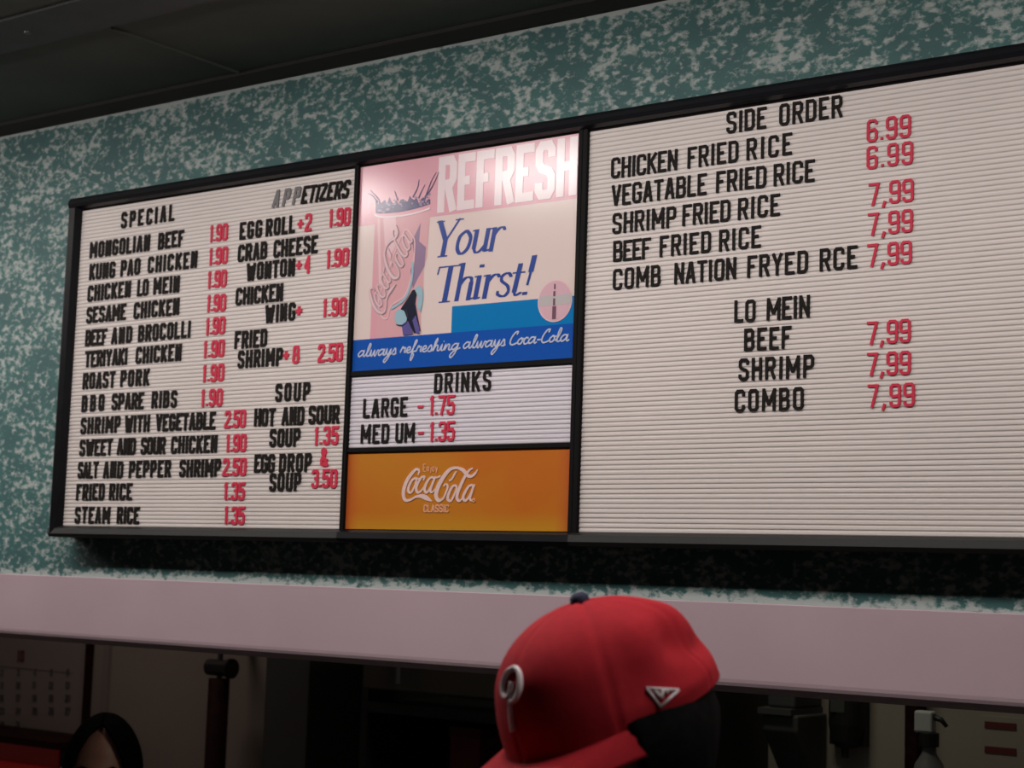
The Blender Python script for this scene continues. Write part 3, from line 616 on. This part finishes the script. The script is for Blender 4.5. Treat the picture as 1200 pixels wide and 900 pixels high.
# red lit cooler top below the calendar
x0, _ = k2(-60, 880, .95); x1, z_t = k2(74, 869, .95)
t = thing('drinks_cooler', 'red glowing cooler top below the wall calendar', 'cooler', loc=(x0, .95, 0))
build(MB().box((0, 0, 0), (x1 - x0, .16, z_t - .02)), 'body', M['dark'], t, bevel=.004)
build(MB().box((0, -.03, z_t - .02), (x1 - x0 + .01, .165, z_t)), 'lid', M['maroon'], t, bevel=.003)
build(MB().box((.01, -.006, z_t - .50), (x1 - x0 - .01, 0, z_t - .022)), 'lit_face', M['glow'], t)
_, zl = k2(30, 893, .95); mb = MB(); mb.box((.01, -.016, zl - .03), (x1 - x0 - .03, -.006, zl - .004)); build(mb, 'lit_strip', M['glow2'], t)
# maroon pole hanging from a round bracket
xp, zp_ = k2(251, 779, 1.0)
t = thing('hanging_pole', 'dark maroon pole hanging from a round bracket behind the hatch', 'pole', loc=(xp, 1.02, 0))
mb = MB(); mb.tube([(0, 0, .5), (0, 0, zp_ - .035)], .027, 14); build(mb, 'pole', M['maroon'], t, smooth=True)
mb = MB(); mb.tube([(-.038, 0, zp_ - .008), (.040, 0, zp_ - .008)], .021, 14); mb.tube([(.036, 0, zp_ - .008), (.044, 0, zp_ - .008)], .026, 14); build(mb, 'bracket', M['dark'], t)
mb = MB(); mb.tube([(0, 0, zp_ - .045), (0, 0, zp_ + .06)], .007, 8); mb.box((-.012, -.004, zp_ + .05), (.012, KB - 1.02, zp_ + .07)); build(mb, 'hanger', M['steel'], t)
# grey column and dark wall unit
xa, _ = k2(368, 800, 1.10); xb, _ = k2(418, 800, 1.10)
struct(MB().box((xa, .93, 0), (xb, KB, 2.59)), 'wall_pier', M['grey'])
ux0, uz = k2(418, 784, .80); ux1, _ = k2(902, 830, KB)
t = thing('wall_cupboard', 'near-black wall unit with an open shelf behind the capped customer', 'cupboard', loc=(ux0, .82, 0))
L_ = ux1 - ux0
build(MB().box((0, .285, .9), (L_, .30, 1.75)), 'back_panel', M['dark'], t)
boxo('side_panel', (0, 0, .9), (.02, .285, 1.75), M['dark'], t); boxo('side_panel', (L_ - .02, 0, .9), (L_, .285, 1.75), M['dark'], t)
_, sz = k2(430, 822, .82); _, sz2 = k2(430, 905, .82)
build(MB().box((.02, 0, sz - .022), (L_ - .02, .285, sz)), 'shelf', M['dark'], t); build(MB().box((.02, 0, 1.10), (L_ - .02, .285, 1.12)), 'shelf', M['dark'], t)
build(MB().box((.02, -.02, sz + .03), (L_ - .02, 0, 1.75)), 'door', M['grey'] if 0 else mat('dark_brown_door', (.045, .036, .030), .5), t, bevel=.003)
hx, hz = k2(470, 790, .80); build(MB().tube([(hx - ux0, -.03, hz - .02), (hx - ux0, -.03, hz + .06)], .005, 8), 'handle', M['steel'], t)
rx0, rz0 = k2(528, 852, .90); rx1, _ = k2(563, 852, .90); _, rz1 = k2(540, 882, .90)
t2 = thing('red_box', 'dim red box on the dark shelf left of the cap', 'box', loc=(rx0, .90, 1.12))
build(MB().box((0, 0, 0), (rx1 - rx0, .09, rz0 - 1.12)), 'carton', mat('dull_red_card', (.16, .02, .025), .7), t2, bevel=.002)
build(MB().box((-.002, -.002, rz0 - 1.12 - .02), (rx1 - rx0 + .002, .092, rz0 - 1.118)), 'lid', mat('dark_red_card', (.10, .015, .018), .7), t2)
# dispensers on the right part of the back wall
dx0, dz1 = k2(905, 815, KB - .09); dx1, _ = k2(946, 815, KB - .09); _, dzm = k2(920, 836, KB - .09); _, dz0 = k2(905, 872, KB - .09)
t = thing('towel_dispenser', 'charcoal towel dispenser with angled underside right of the cap', 'dispenser', loc=((dx0 + dx1) / 2, KB, dz0))
w2 = (dx1 - dx0) / 2; H = dzm - dz0
build(MB().prism([(-.13, H), (0, H), (0, -.09), (-.03, -.09), (-.13, .03)], -w2, w2), 'casing', M['grey'], t, bevel=.004)
build(MB().box((-w2 - .006, -.14, H), (w2 - .01, 0, H + .012)), 'seam_rim', M['steel'], t); build(MB().box((-w2 + .004, -.12, H + .012), (w2 - .012, 0, H + .11)), 'cover', M['steel'], t, bevel=.006)
sx, sz_ = k2(983, 830, KB - .06); sx0, _ = k2(961, 840, KB - .06); sx1, _ = k2(1006, 840, KB - .06); _, sb = k2(980, 877, KB - .06)
t = thing('soap_dispenser', 'black rounded wall dispenser between the towel dispenser and the maroon post', 'dispenser', loc=(sx, KB, sb))
r_ = (sx1 - sx0) / 2 * .92
mb = MB(); n = 14; prof = [(r_ * .55, 0), (r_ * .85, .012), (r_, .045), (r_, .16), (r_ * .9, .20)]
k = 0
for r, z in prof:
    for j in range(n + 1):
        a = math.pi * j / n; mb.v.append((-r * math.cos(a), -.02 - r * .9 * math.sin(a), z))
for i in range(len(prof) - 1):
    for j in range(n): mb.f.append((i * (n + 1) + j, i * (n + 1) + j + 1, (i + 1) * (n + 1) + j + 1, (i + 1) * (n + 1) + j)); mb.m.append(0)
mb.f.append(tuple(range(n + 1))); mb.m.append(0); mb.f.append(tuple((len(prof) - 1) * (n + 1) + j for j in range(n + 1))[::-1]); mb.m.append(0)
mb.box((-r_, -.022, .004), (r_, 0, .20)); build(mb, 'casing', M['dark'], t, smooth=False)
build(MB().box((-r_ * .55, -.02 - r_ * .92, .07), (r_ * .25, -.02 - r_ * .7, .135)), 'window', M['grey'], t); build(MB().tube([(0, -.03, -.02), (0, -.03, .004)], .008, 8), 'nozzle', M['dark'], t)
bx, _ = k2(1070, 850, KB - .03)
struct(MB().box((bx - .014, KB - .04, 0), (bx + .014, KB, 2.59)), 'trim_6', M['maroon'], bevel=.003)
# spray bottle on a small wall shelf
vx, vz = k2(1089, 873, .98); 
t = thing('spray_bottle', 'pale spray bottle with black collar beside the maroon post', 'bottle', loc=(vx, .98, vz - .20))
build(MB().lathe([(0, 0), (.033, .002), (.035, .02), (.034, .13), (.026, .165), (.013, .185), (.013, .20)], n=18), 'body', mat('cloudy_plastic', (.16, .16, .155), .4), t, smooth=True)
build(MB().lathe([(.0175, .197), (.018, .199), (.018, .222), (.012, .224)], n=16), 'collar', M['dark'], t)
build(MB().prism([(-.012, .222), (-.012, .262), (.012, .262), (.012, .222)], -.026, .010), 'spray_head', M['white'], t, bevel=.004)
build(MB().tube([(.008, 0, .252), (.024, 0, .247), (.034, 0, .236)], [.006, .005, .004], 8), 'trigger', M['dark'], t, smooth=True)
t2 = tag(build(MB().box((vx - .05, .93, vz - .212), (vx + .10, KB, vz - .20)), 'wall_shelf', M['grey'], bevel=.002), 'small grey wall shelf under the spray bottle', 'shelf')
# notice with two red stripes
nx0, nz1 = k2(1150, 838, KB); nx1, _ = k2(1212, 850, KB); _, nz0 = k2(1160, 915, KB)
t = thing('wall_notice', 'pale wall notice with two dark red stripes at far right', 'notice', loc=(nx0, KB, nz0))
build(MB().box((0, -.004, 0), (nx1 - nx0, 0, nz1 - nz0)), 'sheet', M['wall'], t)
for py in (849, 878):
    a = k2(1155, py); b = k2(1192, py)
    build(MB().box((a[0] - nx0, -.0055, a[1] - nz0 - .006), (b[0] - nx0, -.004, a[1] - nz0 + .0065)), 'red_stripe', M['redink'], t)

# ------------------------------------------------------------------ people
def fuse(name, mb, voxel, m, parent, it=4):
    o = build(mb, 'tmp', m); r = o.modifiers.new('r', 'REMESH'); r.mode = 'VOXEL'; r.voxel_size = voxel; r.use_smooth_shade = True
    s = o.modifiers.new('s', 'SMOOTH'); s.iterations = it; s.factor = .5
    bpy.context.view_layer.update(); dg = bpy.context.evaluated_depsgraph_get(); me = bpy.data.meshes.new_from_object(o.evaluated_get(dg))
    me.name = name; bpy.data.objects.remove(o); return ob(name, me, parent)
def head_pt(th, ph, grow=0):
    """head surface: th azimuth from the face (0) towards the left ear (pi/2), ph elevation"""
    cx, cy, cz = math.cos(th) * math.cos(ph), math.sin(th) * math.cos(ph), math.sin(ph)
    x, y, z = cx * .098, cy * .076, cz * .118
    if z < 0:
        k = -z / .118; y *= 1 - .38 * k; x *= 1 - (.10 if cx > 0 else .38) * k
        if cx > 0: x += .010 * k * cx
    if cx > 0:
        g = lambda y0, z0, sy, sz: math.exp(-((y - y0) / sy) ** 2 - ((z - z0) / sz) ** 2)
        x += .022 * g(0, -.026, .010, .018) + .010 * g(0, -.006, .008, .016) - .010 * (g(.031, .004, .015, .012) + g(-.031, .004, .015, .012))
        x += .006 * g(0, .022, .05, .010) + .007 * g(0, -.060, .022, .006) + .006 * g(0, -.072, .018, .006) - .004 * g(0, -.066, .02, .0025) + .010 * g(0, -.095, .02, .014)
    v = Vector((x, y, z)); return v * (1 + grow / .09)
def head_mesh(mb, Mx, n=56, k=40, ear=0):
    st = len(mb.v)
    for i in range(k + 1):
        ph = -math.pi / 2 + math.pi * i / k
        for j in range(n): mb.v.append(tuple(Mx @ head_pt(2 * math.pi * j / n, ph)))
    for i in range(k):
        for j in range(n): mb.f.append((st + i * n + j, st + i * n + (j + 1) % n, st + (i + 1) * n + (j + 1) % n, st + (i + 1) * n + j)); mb.m.append(0)
    for s in (-1, 1):                                       # ears
        e = [Vector((-.004, s * .073, -.03)), Vector((-.012, s * .084, -.005)), Vector((-.012, s * .086, .012)), Vector((.002, s * .080, .016))]
        mb.tube([Mx @ (p - Vector((0, s * ear, 0))) for p in e], [.008, .010, .010, .007], 8)
def limb(mb, pts, rad, n=14, flat=1.0):
    q = cr([tuple(p) + (r,) for p, r in zip(pts, rad)], 4); mb.tube([p[:3] for p in q], [p[3] for p in q], n, flat=flat)
def hand(mb, wrist, d, side, up):
    d = d.normalized(); side = side.normalized(); up = up.normalized()
    limb(mb, [wrist, wrist + d * .04, wrist + d * .085], [.022, .032, .034], 12, .5)
    for i, l in enumerate((.066, .078, .072, .056)):
        b = wrist + d * .082 + side * (.028 - i * .0185)
        mb.tube([b, b + d * l * .45 - up * .004, b + d * l * .8 - up * .014, b + d * l - up * .024], [.0095, .009, .008, .006], 8)
    b = wrist + d * .03 + side * .026
    mb.tube([b, b + (d * .6 + side * .8) * .035, b + (d * .85 + side * .5) * .065 - up * .006], [.012, .011, .008], 8)

# ---- customer in the red cap, facing left along the hatch
e1 = (-CR * .966 - CU * .26).normalized(); e2 = (-CR * .26 + CU * .966).normalized(); kk = -CF
al, be = math.radians(39), math.radians(-1)
fwd = e1 * math.cos(al) + kk * math.sin(al); left = kk * math.cos(al) - e1 * math.sin(al); up = e2 * math.cos(be) + left * math.sin(be); left = left * math.cos(be) - e2 * math.sin(be)
left = up.cross(fwd).normalized(); up = fwd.cross(left).normalized()
base = deep(717, 838, 1.5)
HM = Matrix(((fwd.x, left.x, up.x, base.x), (fwd.y, left.y, up.y, base.y), (fwd.z, left.z, up.z, base.z), (0, 0, 0, 1)))
bf = Vector((fwd.x, fwd.y, 0)).normalized(); bl = Vector((-bf.y, bf.x, 0))
foot = Vector((base.x, base.y, 0)) - bf * .10
cust = thing('person', 'person in a red baseball cap seen from the side in front of the hatch', 'person', loc=foot)
CI = Matrix.Translation(-foot)
def bp(f, l, z): return bf * f + bl * l + Vector((0, 0, z))
mb = MB(); HC = CI @ HM @ Matrix.Translation((0.004, 0, -.020)); head_mesh(mb, HC, ear=.014)
nk = HC @ Vector((-.035, 0, -.085))
limb(mb, [HC @ Vector((-.015, 0, -.03)), nk, bp(-.02, 0, 1.34)], [.055, .054, .062])
limb(mb, [bp(-.02, 0, 1.36), bp(-.01, 0, 1.22), bp(0, 0, 1.05), bp(0, 0, .88), bp(0, 0, .78)], [.07, .125, .115, .13, .12], 18, .8)
for s in (-1, 1):
    limb(mb, [bp(-.02, s * .02, 1.33), bp(-.02, s * .17, 1.28), bp(-.03, s * .205, 1.05), bp(.0, s * .22, .98), bp(.12, s * .20, .86)], [.05, .055, .043, .038, .026])
    hand(mb, CI @ foot + bp(.12, s * .20, .86), (bf + Vector((0, 0, -.6))), -bl * s, bf + Vector((0, 0, 1)))
    limb(mb, [bp(0, s * .08, .82), bp(.01, s * .10, .48), bp(0, s * .10, .10), bp(0, s * .10, .06)], [.09, .062, .038, .036])
    limb(mb, [bp(-.04, s * .10, .035), bp(.08, s * .10, .03), bp(.18, s * .10, .025)], [.034, .036, .025], 12)
fuse('body', mb, .006, M['skin'], cust)
mb = MB()
limb(mb, [bp(-.02, 0, 1.375), bp(-.01, 0, 1.22), bp(0, 0, 1.05), bp(0, 0, .82)], [.078, .145, .135, .15], 18, .85)
for s in (-1, 1): limb(mb, [bp(-.02, s * .02, 1.33), bp(-.02, s * .175, 1.285), bp(-.03, s * .21, 1.10)], [.065, .072, .066])
fuse('shirt', mb, .008, M['shirt'], cust)
mb = MB(); limb(mb, [bp(0, 0, .90), bp(0, 0, .78)], [.142, .14], 16, .85)
for s in (-1, 1): limb(mb, [bp(0, s * .08, .84), bp(.01, s * .10, .48), bp(0, s * .10, .08)], [.105, .078, .068])
fuse('trousers', mb, .009, M['pants'], cust)
for s in (-1, 1):
    mb = MB(); limb(mb, [bp(-.07, s * .10, .045), bp(.06, s * .10, .045), bp(.20, s * .10, .035)], [.042, .048, .032], 14); build(mb, 'shoe', M['shoe'], cust, smooth=True)
# hair: cropped black mass under the cap, down to the nape
mb = MB(); n = 40; ks = 12; st = 0
for i in range(ks + 1):
    for j in range(n + 1):
        th = math.radians(66) + (2 * math.pi - math.radians(132)) * j / n
        ph = math.radians(20) - math.radians(78) * i / ks * (1 if abs(th - math.pi) < 1.9 else .8)
        p = head_pt(th, ph, .004 + min(1, i / 5) * (.003 + .012 * math.exp(-((math.degrees(min(th, 2 * math.pi - th)) - 92) / 24) ** 2)) - .004 * (i / ks) ** 3 + .002 * math.sin(j * 2.1) * (i / ks)); mb.v.append(tuple(HC @ p))
for i in range(ks):
    for j in range(n): mb.f.append((i * (n + 1) + j, i * (n + 1) + j + 1, (i + 1) * (n + 1) + j + 1, (i + 1) * (n + 1) + j)); mb.m.append(0)
o = build(mb, 'hair', M['hair'], cust, smooth=True); sd = o.modifiers.new('s', 'SOLIDIFY'); sd.thickness = .004; sd.offset = 0
# ---- the cap: crown profile front and back measured from the side outline (metres)
PF = [(.1060, -.012), (.1065, .012), (.1040, .034), (.0965, .058), (.080, .079), (.056, .094), (.028, .102), (0, .1035)]
PB = [(.1150, .008), (.1110, .024), (.1040, .040), (.0930, .060), (.078, .077), (.055, .091), (.028, .100), (0, .1035)]
PS = [(.0820, .000), (.0835, .017), (.0825, .036), (.0775, .058), (.065, .078), (.046, .093), (.023, .1015), (0, .1035)]
def prof_at(Pp, t):
    t = max(0, min(.99999, t)) * (len(Pp) - 1); i = int(t); f = t - i
    q = [Pp[max(i - 1, 0)], Pp[i], Pp[i + 1], Pp[min(i + 2, len(Pp) - 1)]]
    return tuple(.5 * (2 * b + (c - a) * f + (2 * a - 5 * b + 4 * c - d) * f * f + (3 * b - a - 3 * c + d) * f ** 3) for a, b, c, d in zip(*q))
def crown(th, t, off=0):
    rf, zf = prof_at(PF if math.cos(th) > 0 else PB, t); rs, zs = prof_at(PS, t); c2 = math.cos(th) ** 2
    x = rf * math.cos(th); y = rs * math.sin(th); z = zf * c2 + zs * (1 - c2); r = 1.0
    a = math.degrees(th) % 360
    g = lambda a0, t0, sa, st_: math.exp(-((((a - a0 + 180) % 360) - 180) / sa) ** 2 - ((t - t0) / st_) ** 2)
    d = 0
    for k in range(6):                                   # sewn panel seams: narrow valleys with raised sides
        da = abs(((a - 60 * k + 180) % 360) - 180) * (1 - t * .9); d += -.0011 * math.exp(-(da / 1.2) ** 2) + .0005 * math.exp(-((da - 3.2) / 1.8) ** 2)
    d += -.0125 * g(108, .40, 17, .11) - .010 * g(134, .30, 16, .08) + .009 * g(84, .50, 16, .16) + .005 * g(134, .55, 16, .12) - .004 * g(75, .35, 14, .25) + .003 * g(100, .12, 26, .07) - .004 * g(235, .5, 25, .2)
    d += off; l = math.hypot(x, y) or 1; nz = .15 + .85 * t
    return Vector((x + x / l * d * (1 - t * .8), y + y / l * d * (1 - t * .8), z + d * nz * t))
cap = thing('baseball_cap', 'red baseball cap with white letter P worn by the person in front', 'cap', loc=base)
CM = Matrix.Translation(-base) @ HM
mb = MB(); n, k = 180, 48
for i in range(k):
    for j in range(n): mb.v.append(tuple(CM @ crown(2 * math.pi * j / n, i / k)))
mb.v.append(tuple(CM @ crown(0, 1)))
for i in range(k - 1):
    for j in range(n): mb.f.append((i * n + j, i * n + (j + 1) % n, (i + 1) * n + (j + 1) % n, (i + 1) * n + j)); mb.m.append(0)
for j in range(n): mb.f.append(((k - 1) * n + j, (k - 1) * n + (j + 1) % n, k * n)); mb.m.append(0)
o = build(mb, 'crown', M['red'], cap, smooth=True); sd = o.modifiers.new('s', 'SOLIDIFY'); sd.thickness = .0025; sd.offset = -1
# brim
mb = MB(); n = 40; k = 10
for i in range(k + 1):
    v = i / k
    for j in range(n + 1):
        u = -1 + 2 * j / n; th = math.radians(76) * u; a = crown(th, .02, .0005)
        ext = .100 * (max(0, 1 - abs(u) ** 1.9)) ** .85 * v
        x = a.x + ext; y = a.y * (1 + .02 * v); z = -.006 - .006 * v * v - .006 * v - 6.0 * (abs(y) ** 2.1) * (-.30 + .50 * v)
        mb.v.append(tuple(CM @ Vector((x, y, z))))
for i in range(k):
    for j in range(n): mb.f.append((i * (n + 1) + j, (i + 1) * (n + 1) + j, (i + 1) * (n + 1) + j + 1, i * (n + 1) + j + 1)); mb.m.append(0)
o = build(mb, 'brim', M['red'], cap, smooth=True); sd = o.modifiers.new('s', 'SOLIDIFY'); sd.thickness = .0035; sd.offset = -1
bo = build(MB().lathe([(0, .0095), (.005, .009), (.0085, .0055), (.009, 0), (.007, -.003)], n=16), 'button', M['navy'], cap, smooth=True)
bo.matrix_local = CM @ Matrix.Translation(crown(0, 1))
bo['label'] = 'small navy button on the crown top'
def embroider(strokes, w, th0, t0, sc, name, rise=.0022, su=1):
    """raised satin-stitch strokes laid on the crown: local u = along the circumference, v = up"""
    mb = MB(); zs = lambda v: t0 + v * sc / .135
    for s in strokes:
        q = cr(s, 5) if len(s) > 3 else s
        pts = [CM @ crown(th0 + u * su * sc / .10, zs(v), rise) for u, v in q]
        mb.tube(pts, w, 8, flat=.8)
    o = build(mb, name, M['thread'], cap, smooth=True); return o
bo = embroider([[(-.02, -.56), (-.02, -.3), (0, 0), (0, .15)], [(0, .02), (.22, .05), (.36, .26), (.30, .50), (.06, .62), (-.22, .54), (-.34, .34), (-.26, .16), (-.10, .10), (.02, .22), (.05, .36)]], .0029, math.radians(0), .35, .035, 'letter_p', su=1.25)
bo['label'] = 'raised white embroidered P on the front panel'
bo = embroider([[(-.65, .5), (.75, -.12)], [(.75, -.12), (-.3, -.5)], [(-.3, -.5), (-.65, .5)], [(-.3, .25), (-.12, -.18)], [(-.12, -.18), (.05, .18)], [(.05, .18), (.25, -.05)]], .0016, math.radians(85), .16, .019, 'side_emblem', .0015)
bo['label'] = 'small white embroidered flag emblem above the ear'

# ---- cashier behind the hatch
hd = deep(120, 909, 3.72)
face = (CP - hd); face.z = 0; face.normalize(); face = (face * .98 - CR * .12); face.z = 0; face.normalize()
fl = Vector((-face.y, face.x, 0)); U = Vector((0, 0, 1))
fb = Vector((hd.x, hd.y, 0))
cas = thing('person', 'person with long black hair seated behind the hatch at left', 'person', loc=fb)
HK = Matrix(((face.x, fl.x, 0, 0), (face.y, fl.y, 0, 0), (0, 0, 1, hd.z), (0, 0, 0, 1)))
def cp(f, l, z): return face * f + fl * l + Vector((0, 0, z))
hz = hd.z; mb = MB(); head_mesh(mb, HK)
limb(mb, [HK @ Vector((-.015, 0, -.04)), cp(-.03, 0, hz - .13), cp(-.03, 0, hz - .20)], [.05, .047, .06])
sh = hz - .22
limb(mb, [cp(-.03, 0, sh + .02), cp(-.02, 0, sh - .12), cp(0, 0, sh - .30), cp(0, 0, sh - .44)], [.065, .115, .105, .14], 18, .8)
for s in (-1, 1):
    limb(mb, [cp(-.03, s * .02, sh), cp(-.03, s * .155, sh - .04), cp(-.02, s * .185, sh - .26), cp(.02, s * .19, sh - .31), cp(.20, s * .13, sh - .30)], [.045, .05, .04, .036, .024])
    hand(mb, cp(.20, s * .13, sh - .30), face, -fl * s, U)
    limb(mb, [cp(.02, s * .08, sh - .46), cp(.38, s * .10, sh - .46), cp(.40, s * .10, sh - .52), cp(.36, s * .10, .10), cp(.36, s * .10, .06)], [.085, .062, .058, .038, .034])
    limb(mb, [cp(.32, s * .10, .035), cp(.50, s * .10, .028)], [.034, .026], 12)
fuse('body', mb, .005, M['skin'], cas, 3)
mb = MB(); limb(mb, [cp(-.03, 0, sh + .03), cp(-.02, 0, sh - .12), cp(0, 0, sh - .30), cp(0, 0, sh - .46)], [.072, .132, .122, .155], 18, .85)
for s in (-1, 1): limb(mb, [cp(-.03, s * .02, sh), cp(-.03, s * .16, sh - .035), cp(-.02, s * .19, sh - .22)], [.06, .065, .06])
fuse('shirt', mb, .008, M['shirt'], cas)
mb = MB()
for s in (-1, 1): limb(mb, [cp(.0, s * .08, sh - .46), cp(.38, s * .10, sh - .46), cp(.41, s * .10, sh - .53), cp(.36, s * .10, .10)], [.105, .078, .074, .055])
fuse('trousers', mb, .009, M['pants'], cas)
for s in (-1, 1):
    mb = MB(); mb.lathe([(0, -.004), (.009, -.004), (.011, 0), (.009, .004), (0, .004)], n=12); 
for s in (-1, 1):   # eyes and brows
    mb = MB(); c = HK @ Vector((.0835, s * .031, .002)); mb.tube([c - face * .006, c, c + face * .005], [.006, .011, .005], 12); build(mb, 'eye', M['dark'], cas, smooth=True)
    mb = MB(); mb.tube([HK @ Vector((.0945, s * .016, .022)), HK @ Vector((.0925, s * .032, .027)), HK @ Vector((.083, s * .047, .022))], [.003, .0034, .002], 8); build(mb, 'eyebrow', M['hair'], cas, smooth=True)
# long straight hair, parted right of centre, falling past the shoulders
mb = MB(); n = 72; ks = 26; part = -.25
for i in range(ks + 1):
    t = i / ks
    for j in range(n + 1):
        a = math.radians(2) + (2 * math.pi - math.radians(4)) * j / n      # 0 = face centre, runs all round
        a_ = a; s_ = 1 if a < math.pi else -1; fr = min(a, 2 * math.pi - a)
        op = max(0, t - .20) / .80; lim = math.radians(42 if s_ > 0 else 44) * min(1, op * 2.6) ** .6      # face opening grows below the hairline
        fr2 = lim + (math.pi - lim) * (fr / math.pi); th = fr2 * s_
        if t < .55: ph = math.radians(90 - 90 * t / .55); p = head_pt(th, ph, .011 + .003 * math.sin(j * 1.7))
        else:
            u = (t - .55) / .45; p0_ = head_pt(th, 0, .012 + .002 * math.sin(j * 1.7)); k_ = 1 + .16 * u - .05 * u * u
            p = Vector((p0_.x * k_ - .02 * u, p0_.y * k_ * 1.02, -.30 * u))
        mb.v.append(tuple(HK @ p))
for i in range(ks):
    for j in range(n): mb.f.append((i * (n + 1) + j, (i + 1) * (n + 1) + j, (i + 1) * (n + 1) + j + 1, i * (n + 1) + j + 1)); mb.m.append(0)
o = build(mb, 'hair', M['hair'], cas, smooth=True); sd = o.modifiers.new('s', 'SOLIDIFY'); sd.thickness = .006; sd.offset = -1
t = thing('stool', 'stool that the seated person behind the hatch sits on', 'stool', loc=fb)
sz3 = sh - .56
build(MB().lathe([(0, 0), (.17, 0), (.175, .02), (.16, .04), (0, .042)], (0, 0, sz3 - .042), 24), 'seat', M['dark'], t, smooth=True)
for a in range(4):
    aa = a * math.pi / 2 + .78; build(MB().tube([(.13 * math.cos(aa), .13 * math.sin(aa), sz3 - .04), (.17 * math.cos(aa), .17 * math.sin(aa), 0)], .012, 8), 'leg', M['steel'], t, smooth=True)
